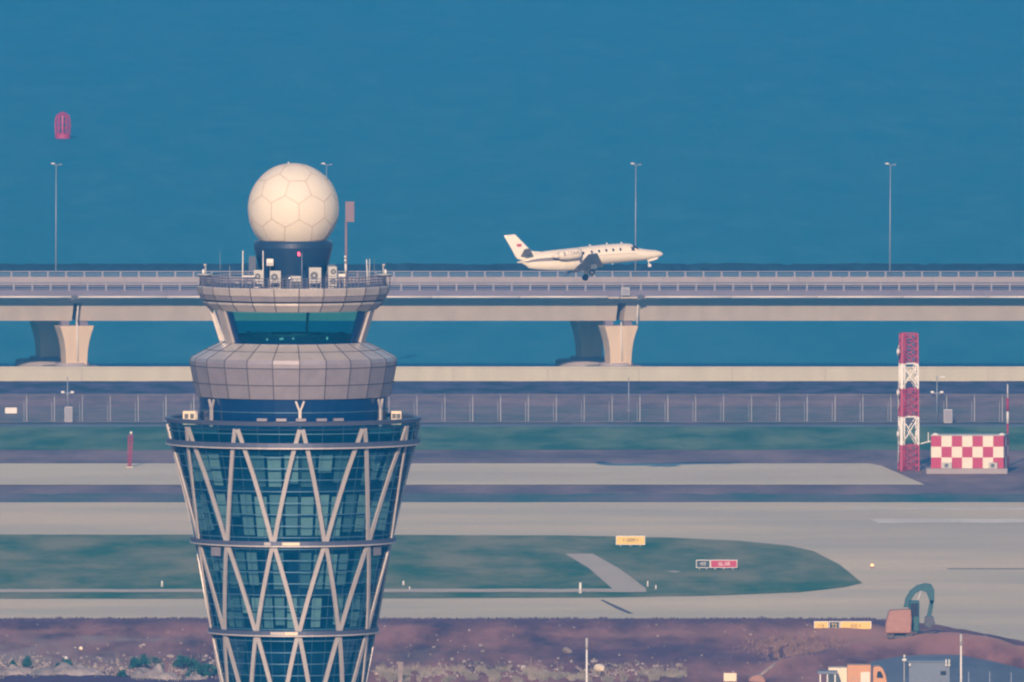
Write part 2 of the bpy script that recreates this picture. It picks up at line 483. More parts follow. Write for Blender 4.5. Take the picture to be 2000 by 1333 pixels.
def yard_y(px):
    if px <= YARD[0][0] or px >= YARD[-1][0]: return None
    for (a, b), (c, d) in zip(YARD, YARD[1:]):
        if a <= px <= c: return b + (d - b) * (px - a) / (c - a)
def earth_h(px, py):
    d = py - edge_y(px)
    if d < 0: return -0.15
    k = min(1.0, d / 26.0)
    p = G(px, py)
    h = 0.16 + k * (0.50 * noise.noise(Vector((p.x * 0.055, p.y * 0.012, 3))) + 0.34 * noise.noise(Vector((p.x * 0.17, p.y * 0.04, 9))) + 0.16 * noise.noise(Vector((p.x * 0.6, p.y * 0.13, 1))) + 0.25)
    h += 0.10 * noise.noise(Vector((p.x * 1.6, p.y * 0.3, 4))) * min(1, d / 4)
    r = ridge_y(px)
    if r is not None:
        q = (py - r)
        h += (0.65 - 0.4 * math.exp(-((px - 1757) / 45) ** 2)) * math.exp(-(q / (15.0 if q < 0 else 6.0)) ** 2) * min(1, (px - 1420) / 120)
    if 60 < px < 330: h += 0.5 * math.exp(-((py - 1268) / 14) ** 2) * math.exp(-((px - 215) / 110) ** 2)
    yy = yard_y(px)
    if yy is not None and py > yy - 4: h = 0.06 + max(0, h - 0.06) * max(0, 1 - (py - yy + 4) / 4)
    return max(h, 0.06)
mb = MB()
NX, NY = 380, 96
vs = []
for j in range(NY + 1):
    py = 1205 + (1480 - 1205) * (j / NY) ** 1.15
    for i in range(NX + 1):
        px = -900 + 3900 * i / NX
        g = G(px, py)
        g.z = earth_h(px, py)
        vs.append(g)
fs = [(j * (NX + 1) + i, j * (NX + 1) + i + 1, (j + 1) * (NX + 1) + i + 1, (j + 1) * (NX + 1) + i) for j in range(NY) for i in range(NX)]
mb.add(vs, fs, smooth=True)
ea = mb.build('earth', M['dirt'], fix=False)
tag(ea, kind='structure')
at_ = ea.data.color_attributes.new('soil', 'FLOAT_COLOR', 'POINT')  # soil tones: pink, pale and dark, with ridge light painted in
def gauss(x, c, w): return math.exp(-((x - c) / w) ** 2)
for j in range(NY + 1):
    py = 1205 + (1480 - 1205) * (j / NY) ** 1.15
    for i in range(NX + 1):
        px = -900 + 3900 * i / NX
        n1 = noise.noise(Vector((px * .006, py * .06, 1))); n2 = noise.noise(Vector((px * .02, py * .12, 6))); n3 = noise.noise(Vector((px * .08, py * .25, 8)))
        pink_lit = 1.2 * gauss(py, 1246, 14) * gauss(px, 1660, 130) + 0.9 * gauss(py, (ridge_y(px) or 1262) - 6, 10) * (1 if px > 1500 else 0) + 0.5 * gauss(py, 1245, 9) * gauss(px, 1330, 170) + 0.45 * gauss(py, 1236, 5) * gauss(px, 60, 170)  # pink soil; along the ridge its sunlit brightness is put into the colour
        pink_lit += 0.35 * max(0, n1 + 0.3 * n2) + 0.2 * n3
        pale = gauss(py, 1262, 10) * gauss(px, 220, 120) + gauss(py, 1290, 34) * gauss(px, 10, 90) + 0.8 * gauss(py, 1300, 24) * gauss(px, 160, 170) + 0.35 * gauss(py, 1290, 20) * gauss(px, 800, 150)
        pale *= 0.75 + 0.9 * n2 + 0.5 * n3
        dark_tone = 0.8 * gauss(py, 1284, 26) * gauss(px, 1290, 260) + 0.7 * gauss(py, 1287, 9) * gauss(px, 1565, 90) + 0.6 * gauss(py, edge_y(px) + 8, 9)  # darker earth: patches, pavement edge and bottom left
        dark_tone *= 0.9 + 0.6 * n2
        if px < 470: dark_tone += min(1, max(0, (py - 1322 - 6 * n2) / 6))
        at_.data[j * (NX + 1) + i].color = (min(1, max(0, pink_lit)), min(1, max(0, pale)), min(1, max(0, dark_tone)), 1)
def soil_tone_mat():
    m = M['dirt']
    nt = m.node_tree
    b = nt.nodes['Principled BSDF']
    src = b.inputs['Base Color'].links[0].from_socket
    ca = nt.nodes.new('ShaderNodeVertexColor'); ca.layer_name = 'soil'  # soil tones, with the ridge light painted in
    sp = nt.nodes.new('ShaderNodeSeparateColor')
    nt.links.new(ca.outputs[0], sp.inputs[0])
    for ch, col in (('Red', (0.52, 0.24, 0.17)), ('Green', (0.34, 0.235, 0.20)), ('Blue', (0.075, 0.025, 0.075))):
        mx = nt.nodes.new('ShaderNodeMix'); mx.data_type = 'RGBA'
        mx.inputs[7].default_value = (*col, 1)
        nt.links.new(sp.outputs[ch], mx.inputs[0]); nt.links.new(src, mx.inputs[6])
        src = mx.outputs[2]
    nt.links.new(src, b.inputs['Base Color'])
soil_tone_mat()
sheet('yard', YARD[1:-1] + [YARD[-1], YARD[0]], 0.13, M['yard'], 0.8)

# ------------------------------------------------------------------ sea wall
YW = Yg(745)
t = thing('seawall', 'long low cream concrete wall along the water below the bridge', 'wall', (0, YW, 0))
zt = W(1000, 716.5, YW).z
xs = [-420 + 6.0 * i for i in range(141)]
mb = MB()
mb.bx(xs[0], xs[-1], YW + 0.03, YW + 0.5, 0, zt - 0.22)
mb.build('wall_body', M['seawall'], t)
mb = MB()
mb.bx(xs[0], xs[-1], YW - 0.02, YW + 0.6, zt - 0.22, zt)
mb.build('coping', M['seawall'], t, bevel=0.03)
for px in (160, 885, 1070, 1248, 1430, 1612, 1930):
    mb = MB()
    g = W(px, 730, YW)
    mb.bx(g.x - 0.02, g.x + 0.02, YW + 0.015, YW + 0.1, 0.05, zt - 0.23)
    mb.build('panel_joint', M['board'], t)

# ------------------------------------------------------------------ bridge
YB = 2648.0
SKEW = radians(16)
zlip = W(1000, 580.5, YB).z          # foot of the outer barrier
zrailbase = W(1000, 568, YB).z
zrailtop = W(1000, 551.5, YB).z
zgt = W(1000, 592, YB + 2.6).z       # girder top edge seen below the overhang
zgb = W(1000, 627.5, YB + 2.6).z
ZS = -2.5
bridge = thing('bridge', 'long grey concrete road bridge on flared piers over the water', 'bridge', (0, YB, ZS))
X0 = W(1211, 600, YB).x
SPAN = W(1211, 600, YB).x - W(147, 600, YB).x
joints = [X0 + SPAN * k for k in range(-4, 4)]
XA, XB = joints[0] - 5, joints[-1] + 5
zfar = W(1000, 541, YB + 33.6).z
def skx(x, y): return x - math.tan(SKEW) * (y - YB)
for ya, yb, nm in ((YB, YB + 16.2, 0), (YB + 17.4, YB + 34, 1)):
    for a, b in zip(joints, joints[1:]):
        g0, g1 = 0.50, 0.42
        # deck slab with cantilevered edges
        mb = MB()
        sec = [(0, zlip - 0.18), (0, zlip + 0.02), (yb - ya, zlip + 0.02), (yb - ya, zlip - 0.18), (yb - ya - 2.4, zgt - 0.02), (2.4, zgt - 0.02)]
        vs = []
        for xx in (a + 0.08, b - 0.08):
            for dy, z in sec:
                vs.append((skx(xx, ya + dy), ya + dy, z))
        n = len(sec)
        mb.add(vs, [tuple(range(n)), tuple(range(2 * n - 1, n - 1, -1))] + [(i, n + i, n + (i + 1) % n, (i + 1) % n) for i in range(n)])
        mb.build('deck_slab', M['bridge'], bridge)
        mb = MB()
        sec = [(2.6, zgt - 0.03), (yb - ya - 2.6, zgt - 0.03), (yb - ya - 3.6, zgb), (3.5, zgb)]
        vs = []
        for xx in (a + g0, b - g1):
            for dy, z in sec:
                vs.append((skx(xx, ya + dy) + 0.95, ya + dy, z))
        mb.add(vs, [(0, 1, 2, 3), (7, 6, 5, 4)] + [(i, 4 + i, 4 + (i + 1) % 4, (i + 1) % 4) for i in range(4)])
        mb.build('girder', M['bridge'], bridge)
    mb = MB(); mb.bx(XA, XB, ya + 0.45, yb - 0.45, zlip + 0.03, zlip + 0.12)
    mb.build('road_surface', M['deck'], bridge)
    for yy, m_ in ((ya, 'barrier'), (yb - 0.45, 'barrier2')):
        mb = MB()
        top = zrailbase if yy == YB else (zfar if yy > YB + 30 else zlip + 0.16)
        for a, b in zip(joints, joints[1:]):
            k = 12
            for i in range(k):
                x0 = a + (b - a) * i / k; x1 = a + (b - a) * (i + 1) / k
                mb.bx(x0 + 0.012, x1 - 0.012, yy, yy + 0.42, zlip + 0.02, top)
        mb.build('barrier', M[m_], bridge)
# outer edge pipe, broken at the joints
for k, (a, b) in enumerate(zip(joints, joints[1:])):
    mb = MB()
    zp = W(1000, 580.5, YB).z
    a2 = a + (2.9 if abs(a - X0) < 1 else 0.4); b2 = b - (1.4 if abs(b - X0) < 1 else 0.4)
    for i in range(6):
        x0 = a2 + (b2 - a2) * i / 6; x1 = a2 + (b2 - a2) * (i + 1) / 6
        mb.tube((x0 + 0.03, YB - 0.16, zp), (x1 - 0.03, YB - 0.16, zp), 0.125, n=10)
    for i in range(20):
        x = a2 + (b2 - a2) * (i + 0.5) / 20
        mb.bx(x - 0.03, x + 0.03, YB - 0.2, YB + 0.02, zp - 0.16, zp - 0.11)
    mb.build('edge_pipe', M['pipe'], bridge)
    mb = MB()
    mb.bx(a2 - 0.9, a2 - 0.2, YB - 0.12, YB + 0.02, zp - 0.30, zp + 0.22)
    mb.bar((a2 - 0.1, YB - 0.14, zp), (a2 - 0.9, YB - 0.1, zp - 0.4), 0.12)
    mb.build('joint_cover', M['steel_dark'], bridge)
# piers: flared tops, skewed to the roadway, on round pile caps
def pier(x, y, near):
    R = Matrix.Rotation(SKEW, 3, 'Z')
    zt_ = zgb - 0.55
    zb = 0.0
    mb = MB()
    prof = [(0, 1.24), (0.35, 1.32), (0.6, 1.48), (0.8, 1.72), (0.93, 1.93), (1.0, 2.02)]
    dep = 1.15
    c = Vector((x, y, 0))
    vs = []
    for tt, hw in prof:
        z = zb + (zt_ - zb) * tt
        for sx, sy in ((-1, -1), (1, -1), (1, 1), (-1, 1)):
            dd = dep + (0.25 * tt)
            q = R @ Vector((sx * hw, sy * dd, 0)) + c
            vs.append((q.x, q.y, z))
    fs = [(3, 2, 1, 0), tuple(len(vs) - 4 + i for i in range(4))]
    for j in range(len(prof) - 1):
        for i in range(4):
            fs.append((j * 4 + i, j * 4 + (i + 1) % 4, (j + 1) * 4 + (i + 1) % 4, (j + 1) * 4 + i))
    mb.add(vs, fs)
    p = mb.build('pier', M['pier'], bridge, bevel=0.06)
    for s in (-1, 1):
        mb = MB()
        q = R @ Vector((s * 1.1, 0.3, 0)) + c
        mb.box((q.x, q.y, (zt_ + zgb) / 2), (0.95, 1.0, zgb - zt_), R)
        mb.build('bearing', M['barrier'], p)
    mb = MB()
    mb.lathe((x - 0.5, y + 0.6, 0), [(0.01, -0.12), (3.2, -0.12), (3.4, -0.35), (3.45, -1.4), (3.2, -2.8)], n=40)
    mb.lathe((x - 0.2, y + 0.4, 0), [(0.01, 0.25), (1.9, 0.25), (2.0, -0.12)], n=32)
    mb.build('pile_cap', M['barrier2'], p)
    if near:
        mb = MB()
        q = R @ Vector((-0.05, -dep - 0.33, 0)) + c
        q2 = R @ Vector((0.10, -dep - 0.12, 0)) + c
        mb.tube((q.x, q.y, zgb - 0.1), (q2.x, q2.y, zb + 0.5), 0.09, n=8)
        mb.build('drain_pipe', M['pipe'], p)
    return p
for i, xj in enumerate(joints[1:-1]):
    pier(xj - 0.20, YB + 3.6, True)
    pier(xj - 3.5, YB + 21.6, False)
mb = MB()
for px0, px1 in ((1246, 1244.5), (153, 149)):
    a = W(px0, 594, YB + 2.35); b = W(px1, 634, YB + 2.35)
    mb.tube(a, b, 0.10, n=8)
mb.build('downpipe', M['pipe'], bridge)

def guardrail(Y, z0, z1, label, xlo, xhi, pitch, x0, posts):
    g = thing('guardrail', label, 'guardrail', (0, Y, z0), 'guardrails of the bridge')
    pm = None
    k = math.ceil((xlo - x0) / pitch)
    xs_ = []
    while x0 + k * pitch < xhi:
        xs_.append(x0 + k * pitch); k += 1
    for x in xs_:
        if pm is None:
            mb = MB()
            mb.bx(-0.10, 0.10, Y - 0.08, Y + 0.08, z0, z1 - 0.02)
            mb.bx(-0.17, 0.17, Y - 0.12, Y + 0.12, z0, z0 + 0.06)
            pm = mb.build('post', M['rail'], g)
            pm.location.x = x
        else:
            o = pm.copy(); COL.objects.link(o); o.parent = g; o.location.x = x
    for zz, r in ((z1 - 0.09, 0.09), (z0 + (z1 - z0) * 0.48, 0.05), (z0 + (z1 - z0) * 0.20, 0.04)):
        mb = MB(); mb.tube((XA, Y, zz), (XB, Y, zz), r, n=8)
        mb.build('rail', M['rail'], g)
    return g
PI_ = 36.05 / S(YB)
guardrail(YB + 0.2, zrailbase, zrailtop, 'near steel guardrail on the outer edge of the bridge facing the airfield', -100, 100, PI_, W(27, 560, YB).x, 60)
zf = zfar
guardrail(YB + 33.75, zf, W(1000, 529.5, YB + 33.7).z, 'far steel guardrail on the sea side of the bridge', -100, 100, PI_, W(22, 535, YB + 33).x, 60)
# control box on the near rail, with its two extra posts
g = W(1222, 570, YB - 0.05)
t = thing('control_box', 'pale square box fixed to the near bridge rail above the expansion joint', 'box', (g.x, YB - 0.1, W(1222, 577, YB).z))
mb = MB(); a = W(1213.5, 577.5, YB - 0.05); b = W(1230, 562.5, YB - 0.05)
mb.bx(a.x, b.x, YB - 0.42, YB - 0.02, a.z, b.z); mb.build('casing', M['acgrey'], t, bevel=0.03)
mb = MB(); mb.bx(a.x + 0.1, b.x - 0.1, YB - 0.44, YB - 0.425, a.z + 0.1, b.z - 0.1); mb.build('door', M['rail'], t)
mb = MB(); mb.bx(a.x - 0.06, b.x + 0.06, YB - 0.46, YB + 0.02, b.z + 0.005, b.z + 0.05); mb.build('lid', M['acgrey'], t)

# street lamps of the bridge
def street_lamp(px, label, first=None):
    Y = YB + 34.22
    base = W(px, 541, Y); base.z = zlip - 0.15
    if first: return dup(first, base, label, 'street lamps along the bridge')
    t = thing('street_lamp', label, 'street lamp', base, 'street lamps along the bridge')
    top = W(px, 321, Y).z
    mb = MB(); mb.tube(base, (base.x + 0.05, base.y, top), 0.105, 0.05, n=10); mb.build('pole', M['pole'], t)
    mb = MB(); mb.tube(base, base + Vector((0, 0, 1.1)), 0.26, 0.2, n=10); mb.build('base', M['barrier'], t)
    mb = MB()
    mb.tube((base.x + 0.05, base.y, top - 0.15), (base.x - 0.45, base.y, top + 0.1), 0.05, n=8)
    mb.tube((base.x + 0.05, base.y, top - 0.15), (base.x + 0.55, base.y, top - 0.05), 0.04, n=8)
    mb.build('arm', M['pole'], t)
    mb = MB(); mb.ball((base.x - 0.32, base.y, top + 0.06), 0.16, n=8, sq=(1.6, 1, 0.7)); mb.build('lamp_head', M['white'], t)
    mb = MB(); mb.ball((base.x + 0.55, base.y, top - 0.05), 0.11, n=8, sq=(1.6, 1, 0.6)); mb.build('lamp_head', M['acgrey'], t)
    return t
l0 = street_lamp(109, 'tall thin street lamp on the bridge below the red buoy')
street_lamp(637, 'street lamp on the bridge mostly hidden behind the white radar dome', l0)
street_lamp(1241, 'street lamp on the bridge rising behind the nose of the jet', l0)
street_lamp(1738, 'street lamp on the bridge above the red and white lattice mast', l0)

# sign board on a tall post on the bridge
Y = YB + 33.0
b0 = W(676, 541, Y)
t = thing('sign_post', 'grey sign board on a tall post just right of the radar dome', 'sign', (b0.x, Y, zlip + 0.1))
mb = MB(); mb.tube((b0.x, Y, zlip + 0.1), W(676, 432, Y), 0.20, 0.14, n=10); mb.build('post', M['board'], t)
a = W(674.5, 434, Y - 0.1); b = W(692, 394, Y - 0.1)
mb = MB(); mb.bx(a.x, b.x, Y - 0.2, Y - 0.05, a.z, b.z); mb.build('board', M['board'], t, bevel=0.03)
mb = MB(); mb.bx(a.x, b.x, Y - 0.03, Y + 0.05, a.z + 0.3, a.z + 0.45); mb.bx(a.x, b.x, Y - 0.03, Y + 0.05, b.z - 0.45, b.z - 0.3); mb.build('bracket', M['steel_dark'], t)

# breakwater beyond the bridge
YR = G(1000, 531, ZS).y
mb = MB()
n = 900
rows = []
for i in range(n + 1):
    x = -450 + 900 * i / n
    hh = 3.62 + 0.16 * noise.noise(Vector((x * 0.12, 0, 0))) + 0.20 * noise.noise(Vector((x * 0.9, 2, 0))) + 0.10 * noise.noise(Vector((x * 2.6, 7, 0)))
    hh -= 2.62
    jy = 0.5 * noise.noise(Vector((x * 0.8, 4, 2)))
    rows.append([(x, YR - 3 + jy, ZS - 0.4), (x, YR - 1.0 + jy, ZS + hh * 0.7), (x, YR + jy, ZS + hh), (x, YR + 2.5, ZS + hh * 0.95), (x, YR + 6, ZS - 0.4)])
mb.add([p for r in rows for p in r], [(i * 5 + j, (i + 1) * 5 + j, (i + 1) * 5 + j + 1, i * 5 + j + 1) for i in range(n) for j in range(4)])
tag(mb.build('breakwater', M['rock']), 'low dark rocky breakwater lying in the water behind the bridge', 'breakwater')

# red buoy far out on the water
b0 = G(122.5, 271, ZS)
sb = S(b0.y)
t = thing('buoy', 'red cage topped navigation buoy floating alone on the water', 'buoy', b0)
def z_(py): return W(122.5, py, b0.y).z
r = 15.5 / sb
mb = MB(); mb.lathe((b0.x, b0.y, 0), [(0.02, ZS - 0.4), (r * 0.9, ZS - 0.3), (r * 0.98, ZS + 0.1), (r * 0.98, z_(263)), (r * 0.85, z_(261)), (0.02, z_(260))], n=32, smooth=False)
mb.build('float', M['buoy'], t)
mb = MB()
for i in range(12):
    a = 2 * pi * i / 12
    p = [(r * 0.92, z_(262)), (r * 0.98, z_(248)), (r * 0.95, z_(236)), (r * 0.78, z_(226)), (r * 0.35, z_(221)), (0.05, z_(219.5))]
    for (r0, za), (r1, zb) in zip(p, p[1:]):
        mb.bar((b0.x + r0 * sin(a), b0.y - r0 * cos(a), za), (b0.x + r1 * sin(a), b0.y - r1 * cos(a), zb), 0.26, 0.12, (sin(a), -cos(a), 0))
mb.build('cage', M['buoy'], t)
mb = MB()
for py, k in ((250, 0.97), (238, 0.95), (228, 0.8)):
    mb.lathe((b0.x, b0.y, 0), [(r * k, z_(py) - 0.08), (r * k + 0.04, z_(py)), (r * k, z_(py) + 0.08), (r * k - 0.06, z_(py)), (r * k, z_(py) - 0.08)], n=32)
mb.build('hoop', M['buoy'], t)
mb = MB(); mb.tube((b0.x, b0.y, z_(262)), (b0.x, b0.y, z_(226)), 0.28, n=12); mb.ball((b0.x, b0.y, z_(229)), 0.34, n=8); mb.build('lantern', M['red'], t)

# ------------------------------------------------------------------ perimeter fence
YF = Yg(825)
t = thing('fence', 'tall grey wire mesh security fence along the airfield edge', 'fence', (0, YF, 0))
zt = W(1000, 776, YF).z
pit = 54.5 / S(YF)
x0 = W(52, 800, YF).x
pm = None
for k in range(-26, 72):
    x = x0 + k * pit
    if pm is None:
        mb = MB()
        mb.bx(-0.045, 0.045, YF - 0.05, YF + 0.05, 0, zt)
        mb.bar((0, YF, zt), (0, YF - 0.35, zt + 0.35), 0.05)
        mb.bar((-0.30, YF + 0.5, 0.05), (-0.30, YF + 0.3, zt * 0.8), 0.05)
        pm = mb.build('post', M['fence_post'], t); pm.location.x = x
    else:
        o = pm.copy(); COL.objects.link(o); o.parent = t; o.location.x = x
mb = MB()
xa, xb = x0 - 26 * pit, x0 + 71 * pit
for zz in (0.06, zt * 0.5, zt - 0.05):
    mb.bx(xa, xb, YF - 0.065, YF - 0.04, zz - 0.012, zz + 0.012)
nw = int((xb - xa) / 0.15)
for i in range(nw):
    x = xa + (xb - xa) * i / nw
    mb.bx(x - 0.007, x + 0.007, YF - 0.085, YF - 0.07, 0.05, zt - 0.03)
for i in range(18):
    z = 0.1 + (zt - 0.2) * i / 18
    mb.bx(xa, xb, YF - 0.1, YF - 0.088, z - 0.006, z + 0.006)
mb.build('mesh_panel', M['fence'], t, fix=False)
mb = MB()
for d in (0.12, 0.22, 0.33):
    mb.bx(xa, xb, YF - d - 0.012, YF - d + 0.012, zt + d - 0.012, zt + d + 0.012)
mb.build('barbed_wire', M['fence'], t)

# white board on the fence
a = W(10, 808, YF - 0.15); b = W(33, 796.5, YF - 0.15)
t = thing('sign_board', 'small blank white board hung on the fence at the far left', 'sign', (a.x, YF - 0.2, a.z))
mb = MB(); mb.bx(a.x, b.x, YF - 0.2, YF - 0.15, a.z, b.z); mb.build('board', M['white'], t, bevel=0.01)
mb = MB(); mb.bx(a.x - 0.02, b.x + 0.02, YF - 0.145, YF - 0.12, b.z - 0.1, b.z - 0.04); mb.build('bracket', M['rail'], t)

# camera poles and cabinets by the fence
def camera_pole(px, ytop, ybase, label, cross=True, arm=False, ball=None):
    b0 = G(px, ybase); Y = b0.y
    t = thing('camera_pole', label, 'camera pole', b0, 'camera poles along the fence')
    tp = W(px, ytop, Y)
    mb = MB(); mb.tube(b0, tp, 0.075, 0.05, n=8); mb.build('pole', M['pole'], t)
    if cross:
        l = W(px - 11, 768, Y); r_ = W(px + 11, 768, Y)
        mb = MB(); mb.bar(l, r_, 0.07); mb.build('crossbar', M['pole'], t)
        for q, s in ((l, 1), (r_, -1)):
            mb = MB(); mb.box(q + Vector((0.1 * s, -0.1, 0.1)), (0.36, 0.5, 0.22)); mb.build('camera_head', M['white'], t, bevel=0.03)
    if arm:
        e = W(px + 13, ytop + 1, Y)
        mb = MB(); mb.bar(tp - Vector((0, 0, 0.1)), e, 0.06); mb.build('arm', M['pole'], t)
        mb = MB(); mb.box(e - Vector((0.15, 0, 0.03)), (0.6, 0.3, 0.14)); mb.build('lamp_head', M['white'], t, bevel=0.03)
    if ball:
        mb = MB(); mb.ball(W(px, ball, Y - 0.2), 0.2, n=8); mb.build('camera_head', M['rail'], t)
    return t
camera_pole(132, 736, 824, 'grey camera pole with cross bar standing above a cabinet, left of the tower')
camera_pole(1830, 735, 826, 'grey camera pole with cross bar and lamp arm, right of the lattice mast', arm=True)
camera_pole(1228, 738, 822, 'bare thin camera pole by the fence below the bridge pier', cross=False, ball=803)
def cabinet(x0, x1, y0, y1, label):
    b0 = G((x0 + x1) / 2, y1); Y = b0.y
    t = thing('cabinet', label, 'cabinet', b0, 'equipment cabinets along the fence')
    a = W(x0, y1, Y); b = W(x1, y0, Y)
    mb = MB(); mb.bx(a.x, b.x, Y, Y + 0.6, 0.1, b.z); mb.build('casing', M['acgrey'], t, bevel=0.03)
    mb = MB(); mb.bx(a.x + 0.06, b.x - 0.06, Y - 0.02, Y - 0.003, 0.2, b.z - 0.1); mb.build('door', M['rail'], t)
    mb = MB(); mb.bx(a.x + 0.03, b.x - 0.03, Y + 0.03, Y + 0.57, 0, 0.1); mb.build('plinth', M['barrier'], t)
cabinet(126, 141.5, 795, 826, 'narrow pale cabinet at the foot of the camera pole left of the tower')
cabinet(1843, 1860, 800, 828, 'pale cabinet standing against the fence behind the chequered shelter')

# ------------------------------------------------------------------ lattice mast
b0 = G(1775, 921)
Y = b0.y
t = thing('lattice_mast', 'tall red and white steel lattice mast beside the chequered shelter', 'mast', b0)
zz = [W(1775, y, Y).z for y in (921, 870, 815, 760, 711, 652)]
zz[0] = 0
hw = [17.5, 17.0, 16.6, 16.2, 15.8, 15.2]
hw = [h / S(Y) for h in hw]
cols = ['red', 'white', 'red', 'white', 'red']
th = radians(8)
for k in range(5):
    mb = MB()
    def cor(j, i):
        h = hw[j]
        q = Matrix.Rotation(th, 3, 'Z') @ Vector(((-1, 1, 1, -1)[i] * h, (-1, -1, 1, 1)[i] * h, 0))
        return Vector((b0.x + q.x, Y + 1.0 + q.y, zz[j]))
    for i in range(4):
        mb.bar(cor(k, i), cor(k + 1, i), 0.27 if i == 0 else 0.15, 0.2)
        i2 = (i + 1) % 4
        sub = 1 if cols[k] == 'white' else 4
        for s in range(sub):
            p = cor(k, i).lerp(cor(k + 1, i), s / sub); q = cor(k, i2).lerp(cor(k + 1, i2), s / sub)
            p1 = cor(k, i).lerp(cor(k + 1, i), (s + 1) / sub); q1 = cor(k, i2).lerp(cor(k + 1, i2), (s + 1) / sub)
            tw = 0.10 if sub == 1 else 0.075
            mb.bar(p, q1, tw); mb.bar(q, p1, tw)
            mb.bar(p1, q1, tw)
    mb.build('mast_section', M[cols[k]], t)
    if cols[k] == 'red':
        mb = MB()      # ladder cage and cable trays inside the red bays
        c = (cor(k, 0) + cor(k, 2)) / 2; c1 = (cor(k + 1, 0) + cor(k + 1, 2)) / 2
        for dx in (-0.2, 0.25):
            mb.bar(c + Vector((dx, 0.2, 0.05)), c1 + Vector((dx, 0.2, -0.05)), 0.07)
        for s in range(9):
            p = c.lerp(c1, (s + 0.5) / 9); mb.bar(p + Vector((-0.2, 0.15, 0)), p + Vector((0.25, 0.15, 0)), 0.05)
        mb.build('ladder', M['red'], t)
    mb = MB()
    mb.tube(cor(k, 0) + Vector((0.3, -0.02, 0)), cor(k + 1, 0) + Vector((0.3, -0.02, 0)), 0.10, n=8)
    mb.build('cable_tray', M[cols[k]], t)
for py in (687, 767, 848):
    mb = MB()
    q = W(1752, py, Y - 0.1)
    mb.tube(q + Vector((-0.02, 0, 0)), q + Vector((0.25, 0, 0)), 0.30, 0.24, n=14)
    mb.bar(q, q + Vector((0.5, 0.4, 0)), 0.08)
    d = mb.build('drum_antenna', M['white'], t)
for pa, pb in ((674, 696), (748, 785), (780, 800), (832, 868), (860, 905)):
    mb = MB()
    mb.tube(W(1755.5, pa, Y - 0.2), W(1754, pb, Y - 0.2), 0.055, n=8)
    mb.bar(W(1755, (pa + pb) / 2, Y - 0.2), W(1760, (pa + pb) / 2, Y), 0.05)
    mb.build('rod_antenna', M['acgrey'], t)

# ------------------------------------------------------------------ chequered shelter
b0 = G(1895, 926)
Y = b0.y
a = W(1818.5, 915, Y); b = W(1960, 852, Y)
zb, zt = a.z, b.z
xa, xb = a.x, b.x
dp = 3.0
t = thing('shelter', 'small red and white chequered equipment shelter on a concrete plinth', 'shelter', (0.5 * (xa + xb), Y, 0))
mb = MB()
nx, nz = 7, 3
yawm = W(1971, 900, Y).x - xb
Bx = Vector((xb + yawm, Y + dp, 0)); Ax = Vector((xa + yawm, Y + dp, 0))
def wallc(p, q, n, par):
    for i in range(n):
        for j in range(nz):
            u0 = p.lerp(q, i / n); u1 = p.lerp(q, (i + 1) / n)
            z0 = zb + (zt - zb) * j / nz; z1 = zb + (zt - zb) * (j + 1) / nz
            mb.quad((u0.x, u0.y, z0), (u1.x, u1.y, z0), (u1.x, u1.y, z1), (u0.x, u0.y, z1), mi=(i + j + par) % 2)
P0 = Vector((xa, Y, 0)); P1 = Vector((xb, Y, 0))
wallc(P0, P1, nx, 0); wallc(P1, Bx, 3, 0); wallc(Bx, Ax, nx, 1); wallc(Ax, P0, 3, 0)
mb.add([(xa, Y, zt), (xb, Y, zt), (Bx.x, Bx.y, zt), (Ax.x, Ax.y, zt)], [(0, 1, 2, 3)], 1)
mb.build('chequered_wall', [M['check_red'], M['check_white']], t, fix=False)
mb = MB(); mb.add([(xa - .06, Y - .06, zt + .02), (xb + .06, Y - .06, zt + .02), (Bx.x + .06, Bx.y + .06, zt + .02), (Ax.x - .06, Ax.y + .06, zt + .02), (xa - .06, Y - .06, zt + .12), (xb + .06, Y - .06, zt + .12), (Bx.x + .06, Bx.y + .06, zt + .12), (Ax.x - .06, Ax.y + .06, zt + .12)], [(3, 2, 1, 0), (4, 5, 6, 7), (0, 1, 5, 4), (1, 2, 6, 5), (2, 3, 7, 6), (3, 0, 4, 7)])
mb.build('roof', M['acgrey'], t)
mb = MB(); mb.bx(xa - 0.5, xb + 0.4, Y - 0.7, Y + dp + 0.4, 0, zb - 0.01); mb.build('plinth', M['barrier2'], t, bevel=0.03)
for px in (1827, 1957):
    q = W(px, 850, Y)
    mb = MB(); mb.ball(q + Vector((0, 0.3, 0)), 0.32, n=8, sq=(1.1, 0.9, 0.6)); mb.tube((q.x, q.y + 0.3, zt + 0.12), (q.x, q.y + 0.3, zt + 0.3), 0.08, n=8)
    mb.build('floodlight', M['white'], t)
mb = MB()
q = W(1818, 862, Y + 0.4); q2 = W(1798, 867, Y + 0.4); q3 = W(1813, 845, Y + 0.4); q4 = W(1813, 863, Y + 0.4)
mb.bar(q, q2, 0.10); mb.bar(q3, q4, 0.08)
mb.build('bracket', M['white'], t)
for px0, px1 in ((1840, 1859), (1931, 1948)):
    a = W(px0, 915, Y - 0.4); b = W(px1, 904, Y - 0.4)
    u = thing('air_conditioner', 'grey cooling unit in front of the ' + ('left' if px0 < 1900 else 'right') + ' end of the chequered wall', 'air conditioner', (0.5 * (a.x + b.x), Y - 0.4, a.z), 'cooling units of the chequered shelter')
    mb = MB(); mb.bx(a.x, b.x, Y - 0.5, Y - 0.1, zb, b.z); mb.build('casing', M['acgrey'], u, bevel=0.02)
    c = ((a.x * .55 + b.x * .45), Y - 0.52, (zb + b.z) / 2)
    mb = MB(); mb.tube(c, (c[0], c[1] + 0.03, c[2]), 0.21, n=20); mb.build('fan_grille', M['grille'], u)

